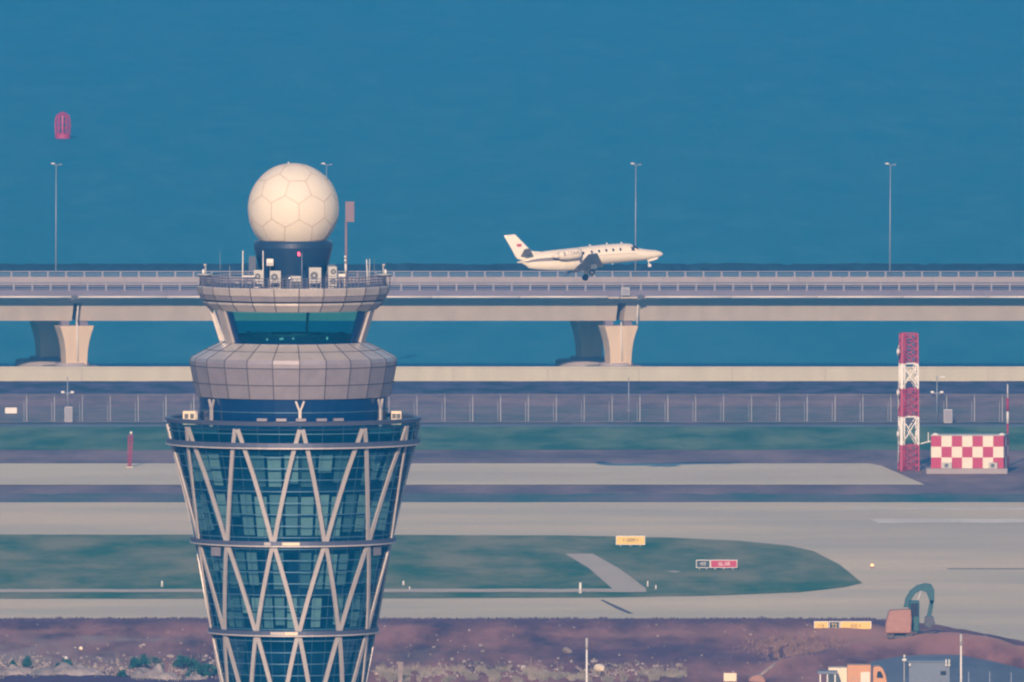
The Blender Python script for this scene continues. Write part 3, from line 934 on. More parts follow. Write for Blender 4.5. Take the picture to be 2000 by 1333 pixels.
# striped pole behind the shelter
b0 = G(1968, 912)
t = thing('striped_pole', 'thin red and white banded pole rising behind the right end of the shelter', 'pole', b0)
bands = [(912, 858, 'red', .14), (858, 828, 'red', .10), (828, 804, 'white', .12), (804, 778, 'red', .13), (778, 751, 'white', .055)]
for ya, yb, c, r in bands:
    mb = MB(); mb.tube(W(1968, ya, b0.y), W(1968, yb, b0.y), r, n=10); mb.build('band', M[c], t)

# red marker mast left of the tower
b0 = G(253, 915)
t = thing('marker_mast', 'slim red mast with a white ball on top standing on the runway edge', 'marker', b0)
tp = W(255, 848, b0.y)
mb = MB()
for i in range(3):
    a = 2 * pi * i / 3
    mb.tube(b0 + Vector((0.16 * sin(a), 0.16 * cos(a), 0)), tp + Vector((0.26 * sin(a), 0.26 * cos(a), -0.1)), 0.05, n=6)
for i in range(9):
    p = b0.lerp(tp, (i + 0.3) / 9); q = b0.lerp(tp, (i + 0.9) / 9)
    mb.bar(p + Vector((-0.2, -0.1, 0)), q + Vector((0.2, -0.1, 0)), 0.05)
mb.build('lattice', M['red'], t)
mb = MB(); mb.ball(tp + Vector((0.05, 0, 0.12)), 0.15, n=8); mb.build('ball', M['white'], t)
mb = MB(); mb.bx(b0.x - 0.35, b0.x + 0.35, b0.y - 0.3, b0.y + 0.3, 0, 0.18); mb.build('foot', M['path'], t)

# ------------------------------------------------------------------ airfield signs
def sign(panels, ytop, ybase, label, Yoff=0):
    """panels: (x0, x1, face material, text, ink material, letter height share, squeeze)"""
    xm = (panels[0][0] + panels[-1][1]) / 2
    b0 = G(xm, ybase); Y = b0.y
    t = thing('taxiway_sign', label, 'sign', b0, 'signs beside the taxiways')
    leg = 0.26
    for x0, x1, fm, txt, ink, hs, sq in panels:
        a = W(x0, ybase, Y); b = W(x1, ytop, Y)
        mb = MB(); mb.bx(a.x, b.x, Y, Y + 0.22, leg, b.z); p = mb.build('panel', M['sign_white'], t, bevel=0.015)
        mb = MB(); mb.bx(a.x + 0.06, b.x - 0.06, Y - 0.015, Y - 0.004, leg + 0.06, b.z - 0.06); fc = mb.build('face', M[fm], p)
        mb = MB(); text_mesh(mb, txt, (b.z - leg) * hs, ((a.x + b.x) / 2, Y - 0.021, (leg + b.z) / 2), sx=sq)
        mb.build('lettering', M[ink], p, fix=False)
        mb = MB()
        k = max(2, int((b.x - a.x) / 0.8))
        for i in range(k):
            x = a.x + (b.x - a.x) * (i + 0.5) / k
            mb.tube((x, Y + 0.11, 0), (x, Y + 0.11, leg), 0.035, n=8)
        mb.build('leg', M['sign_white'], t)
sign([(1203, 1260, 'yellow', '> 1000M >', 'ink', 0.62, 0.62)], 1047, 1070, 'wide yellow sign with brown lettering on the far edge of the grass island')
sign([(1359.5, 1387, 'black', 'H10', 'sign_white', 0.66, 0.62), (1387.5, 1440, 'sign_red', '16L-16R', 'sign_white', 0.70, 0.66)], 1094, 1115, 'black and red sign reading H10 16L-16R in the middle of the grass island')
sign([(1590, 1618, 'yellow', '< H', 'ink', 0.6, 0.6), (1619, 1640, 'black', 'T2', 'yellow', 0.7, 0.75), (1641, 1702, 'yellow', 'H10  >', 'ink', 0.62, 0.62)], 1214, 1238, 'yellow and dark blue sign with three panels on the brown earth edge')

def marker_post(px, ytop, ybase, label, w=0.09):
    b0 = G(px, ybase); b0.z = 0.12
    t = thing('marker_post', label, 'marker post', b0, 'small white marker posts on the grass island')
    tp = W(px, ytop, b0.y)
    mb = MB(); mb.tube(b0, tp, w, w * 0.85, n=10); mb.build('post', M['white'], t)
    mb = MB(); mb.tube(b0 + Vector((0, 0, 0.0)), b0 + Vector((0, 0, 0.14)), w * 1.5, n=10); mb.build('foot', M['acgrey'], t)
marker_post(316.5, 1135, 1149, 'small white post on the grass left of the tower')
marker_post(788, 1135, 1146, 'small white post on the grass just right of the tower')
marker_post(800, 1146, 1155, 'tiny white stub beside the pale path right of the tower', 0.06)
marker_post(1133.5, 1138, 1162, 'thickest white post, standing where the pale path passes left of the diagonal path', 0.13)
marker_post(1265, 1135, 1149, 'white post at the foot of the diagonal path', 0.07)
marker_post(1281, 1143, 1154, 'short white post right of the diagonal path, the farthest right of them', 0.07)
b0 = G(1703.5, 1112); b0.z = 0.11
t = thing('taxiway_light', 'small glowing orange light on the pavement beyond the grass island tip', 'light', b0)
mb = MB(); mb.tube(b0, b0 + Vector((0, 0, 0.14)), 0.13, 0.10, n=10); mb.build('base', M['steel_dark'], t)
mb = MB(); mb.ball(b0 + Vector((0, 0, 0.26)), 0.14, n=8); mb.build('lamp', M['led_orange'], t)

# ------------------------------------------------------------------ control tower
YT = 1607.0
TX = W(573, 800, YT).x
s0 = S(YT)
def tz(py): return W(573, py, YT).z
def tr(h): return h / s0
C = Vector((TX, YT, 0))
tower = thing('control_tower', 'glass control tower with a steel diagrid and a white radar dome', 'control tower', (TX, YT, 0))
PH = radians(4.0)
def pol(r, a, z): return Vector((TX + r * sin(a), YT - r * cos(a), z))
PROF = [(820, 247), (858, 240), (880, 232), (930, 219), (1000, 203.5), (1055, 192.5), (1140, 175), (1230, 158.5), (1333, 139.5), (1450, 124), (1600, 112), (1760, 107)]
def rad(py):
    for (a, b), (c, d) in zip(PROF, PROF[1:]):
        if a <= py <= c: return tr(b + (d - b) * (py - a) / (c - a))
    return tr(PROF[-1][1])
zg = tz(1760)
# glass shell
mb = MB()
mb.lathe(C, [(tr(107), 0)] + [(tr(h), tz(y)) for y, h in reversed(PROF)], n=72, phase=PH)
mb.build('glass_shell', M['facade'], tower)
# rim and crown
mb = MB()
mb.lathe(C, [(tr(240), tz(822)), (tr(249), tz(822)), (tr(250.5), tz(815)), (tr(243), tz(813.5)), (tr(240), tz(816)), (tr(240), tz(822))], n=72, phase=PH)
mb.build('crown_rim', M['ring'], tower)
mb = MB(); mb.lathe(C, [(tr(184), tz(829)), (tr(246), tz(829)), (tr(246), tz(831)), (tr(184), tz(831))], n=72); mb.build('terrace', M['slab'], tower)
# glazing bars
mb = MB()
y = 838
while y < 1500:
    r = rad(y) + 0.015
    mb.lathe(C, [(r - 0.03, tz(y) - 0.03), (r + 0.03, tz(y) - 0.03), (r + 0.03, tz(y) + 0.03), (r - 0.03, tz(y) + 0.03)], n=72, phase=PH)
    y += 22.6
for i in range(36):
    a = PH + 2 * pi * i / 36
    pts = [p for p in PROF if p[0] <= 1450]
    for (ya, ha), (yb, hb) in zip(pts, pts[1:]):
        mb.bar(pol(tr(ha) + 0.012, a, tz(ya)), pol(tr(hb) + 0.012, a, tz(yb)), 0.022, 0.03, (sin(a), -cos(a), 0))
mb.build('glazing_bars', M['bar'], tower)
# floors, core and roller blinds behind the glass
mb = MB()
for y in (872, 950, 1046, 1064, 1150, 1226, 1238, 1330, 1420, 1520, 1640):
    r = rad(y) - 0.35
    mb.lathe(C, [(0.01, tz(y) + 0.22), (r, tz(y) + 0.22), (r, tz(y) - 0.22), (0.01, tz(y) - 0.22)], n=48)
mb.build('floor_slab', M['slab'], tower)
mb = MB(); mb.lathe(C, [(tr(70), 0), (tr(72), tz(1600)), (tr(95), tz(1230)), (tr(125), tz(1055)), (tr(150), tz(835))], n=24); mb.build('core', M['core'], tower)
rows = [(880, 942), (958, 1040), (1072, 1143), (1157, 1220)]
STEP = radians(9.0)
for ri, (ya, yb) in enumerate(rows):
    for i in range(-8, 7):
        a = PH + STEP * (i + 0.5)
        if random.random() < (0.12 if i < 3 else 0.38): continue
        full = (yb - ya)
        y0 = ya + random.choice((0, 0, 0, 0.05)) * full
        y1 = ya + random.choice((1.0, 1.0, 0.97, 0.9, 0.55)) * full
        mid = ya + full * 0.50
        da = STEP * 0.5 * 0.80
        r0, r1 = rad(y0) - 0.50, rad(y1) - 0.50
        mb = MB()
        mb.add([pol(r1, a - da, tz(y1)), pol(r1, a + da, tz(y1)), pol(r0, a + da, tz(y0)), pol(r0, a - da, tz(y0)),
                pol(r1 - .02, a - da, tz(y1)), pol(r1 - .02, a + da, tz(y1)), pol(r0 - .02, a + da, tz(y0)), pol(r0 - .02, a - da, tz(y0))],
               [(0, 1, 2, 3), (7, 6, 5, 4), (0, 4, 5, 1), (1, 5, 6, 2), (2, 6, 7, 3), (3, 7, 4, 0)])
        o = mb.build('roller_blind', M[random.choice(('blind', 'blind', 'blind_grey', 'blind_grey', 'blind_dim'))], tower)
        if y1 > mid + 8 and random.random() < 0.7:
            mb = MB(); r = rad(mid) - 0.47
            mb.bar(pol(r, a - da, tz(mid)), pol(r, a + da, tz(mid)), 0.10, 0.05, (sin(a), -cos(a), 0)); mb.build('bottom_bar', M['core'], o)
# diagrid
def member(a0, y0, a1, y1, w=0.29, d=0.12):
    mb = MB()
    k = 5
    for i in range(k):
        u, v = i / k, (i + 1) / k
        y_a, y_b = y0 + (y1 - y0) * u, y0 + (y1 - y0) * v
        aa, ab = a0 + (a1 - a0) * u, a0 + (a1 - a0) * v
        am = (aa + ab) / 2
        mb.bar(pol(rad(y_a) + 0.09, aa, tz(y_a)), pol(rad(y_b) + 0.09, ab, tz(y_b)), w, d, (sin(am), -cos(am), 0.15))
    return mb
HALF = radians(15)
secs = [(829, 1049, 0), (1060, 1225, 1), (1235, 1402, 0)]
for ya, yb, odd in secs:
    for i in range(12):
        a = PH + radians(30) * i + (HALF if odd else 0)
        for s in (-1, 1):
            off = radians(0.7) * s
            member(a + off, ya, a + s * HALF - off, yb).build('brace', M['frame'], tower)
mb = MB()
for ya, yb, odd in ((1412, 1570, 1), (1580, 1740, 0)):
    for i in range(12):
        a = PH + radians(30) * i + (HALF if odd else 0)
        for s in (-1, 1):
            q = member(a, ya, a + s * HALF, yb); mb.add(q.v, q.f)
mb.build('lower_bracing', M['frame'], tower)
def ring(py, h=9.0, out=0.30, name='ring_beam'):
    r = rad(py)
    z0, z1 = tz(py + h / 2), tz(py - h / 2)
    mb = MB()
    mb.lathe(C, [(r + 0.1, z1), (r + out, z1), (r + out, z0 + 0.07), (r + 0.1, z0 + 0.07)], n=72, phase=PH)
    o = mb.build(name, M['ring'], tower)
    mb = MB()
    mb.lathe(C, [(r + 0.1, z0 + 0.07), (r + out + 0.05, z0 + 0.07), (r + out + 0.05, z0 - 0.02), (r + 0.1, z0 - 0.02)], n=72, phase=PH)
    mb.build('ring_lip', M['frame'], o)
    return o
ring(861, 11, 0.34)
r1 = ring(1054, 10)
r2 = ring(1230, 10)
ring(1407, 10)
for rg, py, xs_ in ((r1, 1054, ((518, 531), (553, 587))), (r2, 1230, ((530, 556), (557, 583)))):
    for x0, x1 in xs_:
        R = rad(py) + 0.315
        a0 = math.asin((x0 - 573) / s0 / R); a1 = math.asin((x1 - 573) / s0 / R)
        mb = MB(); mb.lathe(C, [(R, tz(py + 2.0)), (R + 0.03, tz(py + 2.0)), (R + 0.03, tz(py - 3.5)), (R, tz(py - 3.5))], n=4, a0=a0, a1=a1)
        mb.build('glint_plate', M['cream'] if x0 > 540 else M['panel_light'], rg)  # plates added; the sun's glint on the ring put into their colour
# two cladding boxes below the middle ring
for x0, x1 in ((415, 434), (728, 743)):
    R = rad(1070) + 0.12
    a0 = math.asin((x0 - 573) / s0 / R); a1 = math.asin((x1 - 573) / s0 / R)
    mb = MB(); mb.lathe(C, [(R, tz(1080)), (R + 0.08, tz(1080)), (R + 0.08, tz(1063)), (R, tz(1063))], n=3, a0=a0, a1=a1)
    mb.build('louvre_panel', M['panel'], tower)

# recessed storey under the collar, with its forked props
mb = MB(); mb.lathe(C, [(tr(182), tz(832)), (tr(184.5), tz(772))], n=48, phase=PH); mb.build('recessed_wall', M['bluewall'], tower)
mb = MB()
for y in (799, 822): mb.lathe(C, [(tr(184.5), tz(y + .8)), (tr(186), tz(y + .8)), (tr(186), tz(y - .8)), (tr(184.5), tz(y - .8))], n=48, phase=PH)
mb.build('recess_bars', M['bar'], tower)
for a in (4.3, -55, 62, 118, 180, 245):
    aa = radians(a)
    n_ = (sin(aa), -cos(aa), 0)
    mb = MB()
    mb.bar(pol(tr(194), aa, tz(830)), pol(tr(194), aa, tz(795)), 0.20, 0.16, n_)
    for s in (-1, 1):
        mb.bar(pol(tr(194), aa, tz(797)), pol(tr(194), aa + s * radians(2.4), tz(776)), 0.13, 0.13, n_)
    mb.build('forked_prop', M['frame'], tower)
for k, px in enumerate((514.5, 552, 590, 630, 663)):
    a = math.asin((px - 573) / s0 / tr(244))
    q = pol(tr(243), a, tz(812))
    mb = MB(); mb.box(q + Vector((0, 0, 0.06)), (0.72, 0.3, 0.2), Matrix.Rotation(a, 3, 'Z')); mb.build('rim_light', M['panel'], tower, bevel=0.02)

# collar: curved cladding drum with sloping roof, 24 facets
def facets(prof, name, m, n=24, joints_at=(), gap=0.055, vert=True, nn=None):
    mb = MB()
    mb.lathe(C, [(tr(h), tz(y)) for y, h in prof], n=n, phase=PH)
    o = mb.build(name, m, tower)
    mb = MB()
    if vert:
        for i in range(n):
            a = PH + 2 * pi * i / n
            for (ya, ha), (yb, hb) in zip(prof, prof[1:]):
                p, q = pol(tr(ha), a, tz(ya)), pol(tr(hb), a, tz(yb))
                d = (q - p).normalized(); tn = Vector((cos(a), sin(a), 0)); nn_ = tn.cross(d)
                if nn_.dot(Vector((sin(a), -cos(a), 0.3))) < 0: nn_ = -nn_
                mb.bar(p, q, gap, 0.05, nn_)
    for y in joints_at:
        for (ya, ha), (yb, hb) in zip(prof, prof[1:]):
            if ya <= y <= yb:
                r = tr(ha + (hb - ha) * (y - ya) / (yb - ya)); z = tz(y)
                dz = 0.5 * gap
                mb.lathe(C, [(r - 0.02, z - dz), (r + 0.025, z - dz), (r + 0.025, z + dz), (r - 0.02, z + dz)], n=n, phase=PH)
    mb.build('panel_joint', M['gap'], o)
    return o
facets([(668, 143), (681, 170), (697, 200)], 'collar_roof', M['panel_light'], joints_at=(682,))  # paler than the drum: the roof's stronger sunlight put into its colour
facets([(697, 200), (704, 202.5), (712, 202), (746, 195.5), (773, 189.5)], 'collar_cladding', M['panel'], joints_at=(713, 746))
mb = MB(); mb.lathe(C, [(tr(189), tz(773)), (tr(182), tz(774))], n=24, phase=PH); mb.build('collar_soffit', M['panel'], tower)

# cab: leaning glazing with wide mullions, consoles inside
mb = MB(); mb.lathe(C, [(tr(138), tz(667)), (tr(159), tz(606))], n=24, phase=PH); mb.build('cab_glazing', M['cabglass'], tower)
for a in (-60, 71, 125, 170, 238, -88):
    aa = radians(a)
    mb = MB()
    w = 0.95 if a == -60 else 0.85 if a == 71 else 0.16 if a == 170 else 0.3
    mb.bar(pol(tr(140.5), aa, tz(668)), pol(tr(161), aa, tz(604)), w, 0.22, (sin(aa), -cos(aa), -0.3))
    mb.build('cab_column', M['panel_light'], tower)
    if w > 0.5:
        mb = MB()
        for s in (-1, 1):
            ab = aa + s * (w * 0.5 + (0.30 if aa < 0 else 0.5)) / tr(150)
            mb.bar(pol(tr(137), ab, tz(667)), pol(tr(157), ab, tz(606)), (0.6 if aa < 0 else 1.1) if s * aa < 0 else 0.15, 0.10, (sin(ab), -cos(ab), -0.3))
        mb.build('dark_jamb', M['bluewall'], tower)
mb = MB(); mb.lathe(C, [(0.01, tz(669)), (tr(142), tz(669)), (tr(142), tz(672)), (0.01, tz(672))], n=24, phase=PH); mb.build('cab_floor', M['slab'], tower)
mb = MB(); mb.lathe(C, [(tr(122), tz(668)), (tr(126), tz(655)), (tr(112), tz(653)), (tr(108), tz(668))], n=24, phase=PH); mb.build('console', M['core'], tower)
mb = MB()
for i in range(26):
    a = radians(-50 + 110 * i / 25)
    h = random.uniform(2, 9)
    q = pol(tr(112), a, tz(653 - h / 2))
    mb.box(q, (random.uniform(0.15, 0.5), 0.12, h / s0), Matrix.Rotation(a, 3, 'Z'))
mb.build('monitor', M['black'], tower)
mb = MB()
for px in (523, 549, 553, 574, 640):
    a = math.asin((px - 573) / s0 / tr(127))
    q = pol(tr(127), a, tz(random.uniform(655, 659))); mb.box(q, (0.12, 0.06, random.uniform(0.08, 0.2)))
mb.build('desk_paper', M['white'], tower)
# small ledge lights on the sill
mb = MB()
mb.lathe(C, [(tr(137), tz(668)), (tr(143), tz(668.5)), (tr(143), tz(666.5)), (tr(137), tz(666.5))], n=24, phase=PH)
mb.build('cab_sill', M['bluewall'], tower)

# cab roof in stepped cladding tiers
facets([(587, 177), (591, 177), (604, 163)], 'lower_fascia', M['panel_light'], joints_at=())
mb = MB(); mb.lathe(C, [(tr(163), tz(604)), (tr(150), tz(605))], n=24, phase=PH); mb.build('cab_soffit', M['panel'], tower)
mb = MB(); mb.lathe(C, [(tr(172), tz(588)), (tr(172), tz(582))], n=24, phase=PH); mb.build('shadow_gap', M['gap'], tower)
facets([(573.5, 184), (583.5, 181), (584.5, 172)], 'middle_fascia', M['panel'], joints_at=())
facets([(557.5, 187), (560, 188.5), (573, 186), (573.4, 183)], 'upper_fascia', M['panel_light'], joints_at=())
mb = MB(); mb.lathe(C, [(0.01, tz(559)), (tr(187), tz(559))], n=24, phase=PH); mb.build('roof_deck', M['railing'], tower)
ZR = tz(559)
# railing
mb = MB()
rr_ = tr(181)
for i in range(120):
    a = 2 * pi * i / 120
    mb.bar(pol(rr_, a, ZR), pol(rr_, a, tz(538.5)), 0.05 if i % 5 else 0.08)
for y in (538.5, 544, 549, 554):
    mb.lathe(C, [(rr_ - 0.025, tz(y) - 0.025), (rr_ + 0.025, tz(y) - 0.025), (rr_ + 0.025, tz(y) + 0.025), (rr_ - 0.025, tz(y) + 0.025), (rr_ - 0.025, tz(y) - 0.025)], n=60)
mb.build('railing', M['railing'], tower)
# base drum and dome
mb = MB()
mb.lathe(C, [(tr(62), ZR), (tr(64), tz(535)), (tr(73), tz(500)), (tr(77), tz(483)), (tr(77), tz(474)), (tr(74), tz(470)), (tr(55), tz(469))], n=64, smooth=False)
o = mb.build('radome_base', M['darkblue'], tower)
mb = MB()
a0 = W(487, 501, YT - 1); mb.bx(W(486, 501, YT - 1).x, W(500, 501, YT - 1).x, YT - 1.2, YT + 0.6, tz(528), tz(501)); mb.build('side_box', M['darkblue'], o)
mb = MB(); mb.bx(W(639, 0, YT).x, W(655, 0, YT).x, YT - 1.0, YT + 0.8, tz(534), tz(517)); mb.build('side_box', M['darkblue'], o)
RC = tz(408)
RR = tr(89)
mb = MB()
zc = tz(470) - RC
ph0 = math.acos(-zc / RR)
prof = []
nb = 48
th0 = math.acos(max(-1, min(1, zc / RR)))
for j in range(nb + 1):
    th_ = th0 * (1 - j / nb)
    prof.append((max(0.0005, RR * sin(th_)), RC + RR * cos(th_)))
mb.lathe(C, prof, n=96, smooth=True)
dome = mb.build('radome', M['radome'], tower)
bm = bmesh.new(); bmesh.ops.create_icosphere(bm, subdivisions=2, radius=1)
Em = Euler((6.276456832885742, 5.206995010375977, 4.225912094116211)).to_matrix()
cen = {f.index: (Em @ f.calc_center_median().normalized()) for f in bm.faces}
mb = MB()
for e in bm.edges:
    f1, f2 = e.link_faces
    p, q = cen[f1.index], cen[f2.index]
    k = 6
    for i in range(k):
        u = p.lerp(q, i / k).normalized(); v = p.lerp(q, (i + 1) / k).normalized()
        if min(u.z, v.z) * RR < zc: continue
        c = Vector((TX, YT, RC))
        mb.bar(c + u * (RR + 0.004), c + v * (RR + 0.004), 0.05, 0.03, (u + v).normalized())
bm.free()
mb.build('radome_seam', M['seam'], dome)
mb = MB(); mb.tube((TX - 0.33, YT, RC + RR - 0.05), (TX - 0.33, YT, RC + RR + 0.03), 0.04, n=8); mb.ball((TX - 0.33, YT, RC + RR + 0.05), 0.05, n=6); mb.build('lightning_tip', M['white'], dome)

# beacon tables at the two sides of the roof
for px, s in ((400, 1), (750, -1)):
    q = W(px, 545, YT - 0.5)
    zt_ = tz(536.5)
    mb = MB(); mb.lathe((q.x, YT - 0.5, 0), [(0.01, zt_ - 0.12), (0.35, zt_ - 0.12), (0.55, zt_), (0.53, zt_ + 0.05), (0.01, zt_ + 0.05)], n=32)
    o = mb.build('beacon_table', M['acgrey'], tower)
    for i in range(5):
        mb = MB()
        a = 2 * pi * i / 5 + 0.3
        mb.tube((q.x + 0.4 * sin(a), YT - 0.5 - 0.4 * cos(a), tz(557)), (q.x + 0.42 * sin(a), YT - 0.5 - 0.42 * cos(a), zt_ - 0.06), 0.04, n=6)
        mb.build('leg', M['ring'], o)
    mb = MB(); mb.ball((q.x - s * 0.10, YT - 0.6, zt_ + 0.22), 0.10, n=8, sq=(1, 1, 1.8)); mb.build('beacon', M['white'], o)
    mb = MB(); mb.tube((q.x + s * 0.05, YT - 0.5, zt_), (q.x + s * 0.05, YT - 0.5, zt_ + 0.62), 0.045, n=8); mb.ball((q.x + s * 0.02, YT - 0.55, zt_ + 0.68), 0.10, n=8, sq=(1.2, 1, 0.9)); mb.build('camera', M['acgrey'], o)
# white cabinets on the crown terrace
for px0, px1, a_l in ((357, 382, 'left'), (764, 784, 'right')):
    Yc = YT - 1.0
    a = W(px0, 828, Yc); b = W(px1, 803.5, Yc)
    u = thing('terrace_unit', 'cream box with dark vents on the ' + a_l + ' end of the tower crown', 'ventilation unit', (0.5 * (a.x + b.x), Yc, tz(829)), 'ventilation boxes on the tower crown')
    mb = MB(); mb.bx(a.x, b.x, Yc, Yc + 0.7, tz(829), b.z); mb.build('casing', M['cream'], u, bevel=0.03)
    for f_ in (0.28, 0.72):
        x = a.x + (b.x - a.x) * f_
        mb = MB(); mb.bx(x - 0.14, x + 0.14, Yc - 0.02, Yc - 0.003, W(0, 818, Yc).z, W(0, 808.5, Yc).z); mb.build('vent', M['grille'], u)
mb = MB(); mb.tube(W(384.5, 830, YT - 1.2), W(384, 803, YT - 1.2), 0.09, n=8); mb.build('post', M['frame'], tower)

# things standing on the tower roof
def ac(px0, px1, ytop, ybot, Yo, label, double=False, side=False):
    Yc = YT + Yo
    a = W(px0, ybot, Yc); b = W(px1, ytop, Yc)
    u = thing('air_conditioner', label, 'air conditioner', (0.5 * (a.x + b.x), Yc, ZR), 'cooling units on the tower roof')
    z0 = ZR + 0.12
    zs = [z0, b.z] if not double else [z0, (z0 + b.z) / 2 - 0.02, b.z]
    if not double: zs[0] = ZR + 0.36
    for k, (za, zb) in enumerate(zip(zs, zs[1:])):
        mb = MB(); mb.bx(a.x, b.x, Yc, Yc + 0.38, za + 0.02, zb); c_ = mb.build('casing', M['acgrey'], u, bevel=0.02)
        r = min((b.x - a.x) * 0.32, (zb - za) * 0.40)
        cx_ = a.x + (b.x - a.x) * (0.42 if not side else 0.6)
        mb = MB(); mb.tube((cx_, Yc - 0.012, (za + zb) / 2), (cx_, Yc + 0.02, (za + zb) / 2), r, n=24); mb.build('fan_grille', M['grille'], c_)
        mb = MB()
        mb.tube((cx_, Yc - 0.03, (za + zb) / 2), (cx_, Yc - 0.013, (za + zb) / 2), r * 0.28, n=12); mb.build('fan_hub', M['acgrey'], c_)
    mb = MB()
    for x in (a.x + 0.05, b.x - 0.05):
        for yy in (Yc + 0.04, Yc + 0.34):
            mb.bx(x - 0.025, x + 0.025, yy - 0.025, yy + 0.025, ZR, zs[0] + 0.02)
    mb.bx(a.x, b.x, Yc + 0.02, Yc + 0.06, ZR, ZR + 0.05)
    mb.build('stand', M['frame'], u)
ac(495.5, 514, 528, 556, -3.3, 'leftmost cooling unit on the tower roof, partly behind a white mast')
ac(527, 548.5, 529.5, 557, -4.6, 'single fan cooling unit on the tower roof below the white floodlight')
ac(603.5, 627.5, 523, 559, -5.2, 'tall double fan cooling unit on the tower roof right of the red lamp')
ac(641, 658, 521, 556, -3.8, 'narrow cooling unit on the tower roof at the right edge of the dark drum', double=True, side=True)
Yc = YT - 5.6
a = W(566, 560, Yc); b = W(588, 540, Yc)
u = thing('switch_box', 'low pale box with a bright lamp on the tower roof below the drum', 'box', (0.5 * (a.x + b.x), Yc, ZR))
mb = MB(); mb.bx(a.x, b.x, Yc, Yc + 0.5, ZR, b.z); mb.build('casing', M['acgrey'], u, bevel=0.02)
mb = MB()
for i in range(5): mb.bx(a.x + 0.08, b.x - 0.08, Yc - 0.02, Yc - 0.003, ZR + 0.08 + i * 0.1, ZR + 0.12 + i * 0.1)
mb.build('louvre', M['grille'], u)
mb = MB(); q = W(566, 543.5, Yc - 0.15); mb.ball(q, 0.13, n=10); mb.bar(q, q + Vector((0.2, 0.3, -0.05)), 0.04); mb.build('lamp', M['metal'], u)
a = W(661, 541, YT - 3); b = W(675, 535.5, YT - 3)
u = thing('junction_box', 'small flat white box on the tower roof beside the ball topped mast', 'box', (0.5 * (a.x + b.x), YT - 3, ZR))
mb = MB(); mb.bx(a.x, b.x, YT - 3, YT - 2.7, a.z, b.z); mb.build('casing', M['white'], u, bevel=0.02)
mb = MB(); mb.bx(a.x + .05, a.x + .1, YT - 2.9, YT - 2.8, ZR, a.z); mb.bx(b.x - .1, b.x - .05, YT - 2.9, YT - 2.8, ZR, a.z); mb.build('leg', M['frame'], u)
# floodlight on the drum
Yc = YT - 2.9
a = W(520.5, 520, Yc); b = W(534, 506, Yc)
u = thing('floodlight', 'square white floodlight on a stalk in front of the dark drum', 'floodlight', (0.5 * (a.x + b.x), Yc, ZR))
mb = MB(); mb.bx(a.x, b.x, Yc, Yc + 0.14, a.z, b.z); mb.build('lamp_body', M['white'], u, bevel=0.02)
mb = MB(); mb.bx(a.x + .03, b.x - .03, Yc - 0.015, Yc - 0.003, a.z + .03, a.z + 0.24); mb.build('lens', M['acgrey'], u)
mb = MB(); mb.tube((0.5 * (a.x + b.x), Yc + 0.2, ZR), (0.5 * (a.x + b.x), Yc + 0.2, a.z + 0.2), 0.04, n=8); mb.build('stalk', M['ring'], u)
# antennas
def whip(px, ytop, Yo, label, r=0.05, m='white', extra=None, px_t=None):
    Yc = YT + Yo
    b0 = W(px, 556, Yc); b0.z = ZR
    tp = W(px_t or px, ytop, Yc)
    u = thing('antenna', label, 'antenna', b0, 'antennas on the tower roof')
    mb = MB(); mb.tube(b0, tp, r * 0.72, r * 0.6, n=8); mb.build('rod', M[m], u)
    mb = MB(); mb.tube(b0, b0 + Vector((0, 0, 0.12)), r * 2.4, n=10); mb.build('base', M['ring'], u)
    return u
whip(430, 490, -0.8, 'thin faint whip antenna, the farthest left on the tower roof', 0.022, 'pole')
whip(448.5, 520, -2.4, 'short grey whip antenna above the left part of the fascia', 0.032, 'pole')
u = whip(473.5, 490, -3.6, 'white antenna mast with a side arm on the tower roof', 0.065, px_t=474.5)
mb = MB(); mb.bar(W(474, 540, YT - 3.6), W(498, 540, YT - 3.6), 0.085); mb.build('side_arm', M['white'], u)
mb = MB()
for x0, x1 in ((455, 467), (474, 491), (501, 514)):
    mb.bar(W(x0, 553.5, YT - 4.4), W(x1, 553.5, YT - 4.4), 0.10)
mb.build('foot_bar', M['acgrey'], u)
whip(514, 490, -4.4, 'white antenna mast standing in front of the left cooling unit', 0.060, px_t=513.8)
u = whip(589.5, 494, -5.3, 'grey mast with a red obstruction lamp in front of the drum', 0.035, 'pole')
q = W(583.7, 496.5, YT - 5.35)
mb = MB(); mb.ball(q, 0.085, n=8, sq=(1, 1, 1.7)); mb.build('obstruction_lamp', M['led_red'], u)
mb = MB(); mb.bar(q - Vector((0, 0, 0.14)), W(589.5, 500.5, YT - 5.3), 0.03); mb.build('arm', M['pole'], u)
u = whip(675, 500, -2.6, 'white mast with two balls in line with the sign post', 0.045, 'acgrey', px_t=674.5)
for y in (502, 509): 
    mb = MB(); mb.ball(W(674.3, y, YT - 2.65), 0.085, n=8); mb.build('ball', M['white'], u)
mb = MB(); mb.tube(W(675.2, 532, YT - 2.6), W(675, 516, YT - 2.6), 0.075, n=10); mb.build('sleeve', M['white'], u)
whip(718, 507, -1.2, 'thick short white rod antenna at the right end of the roof', 0.060, px_t=716)
whip(720.5, 506, -1.5, 'slightly thinner rod antenna leaning beside the thick rod', 0.035, px_t=722)
whip(731, 505, 0.4, 'very thin faint whip antenna nearest the right beacon table', 0.015, 'pole')

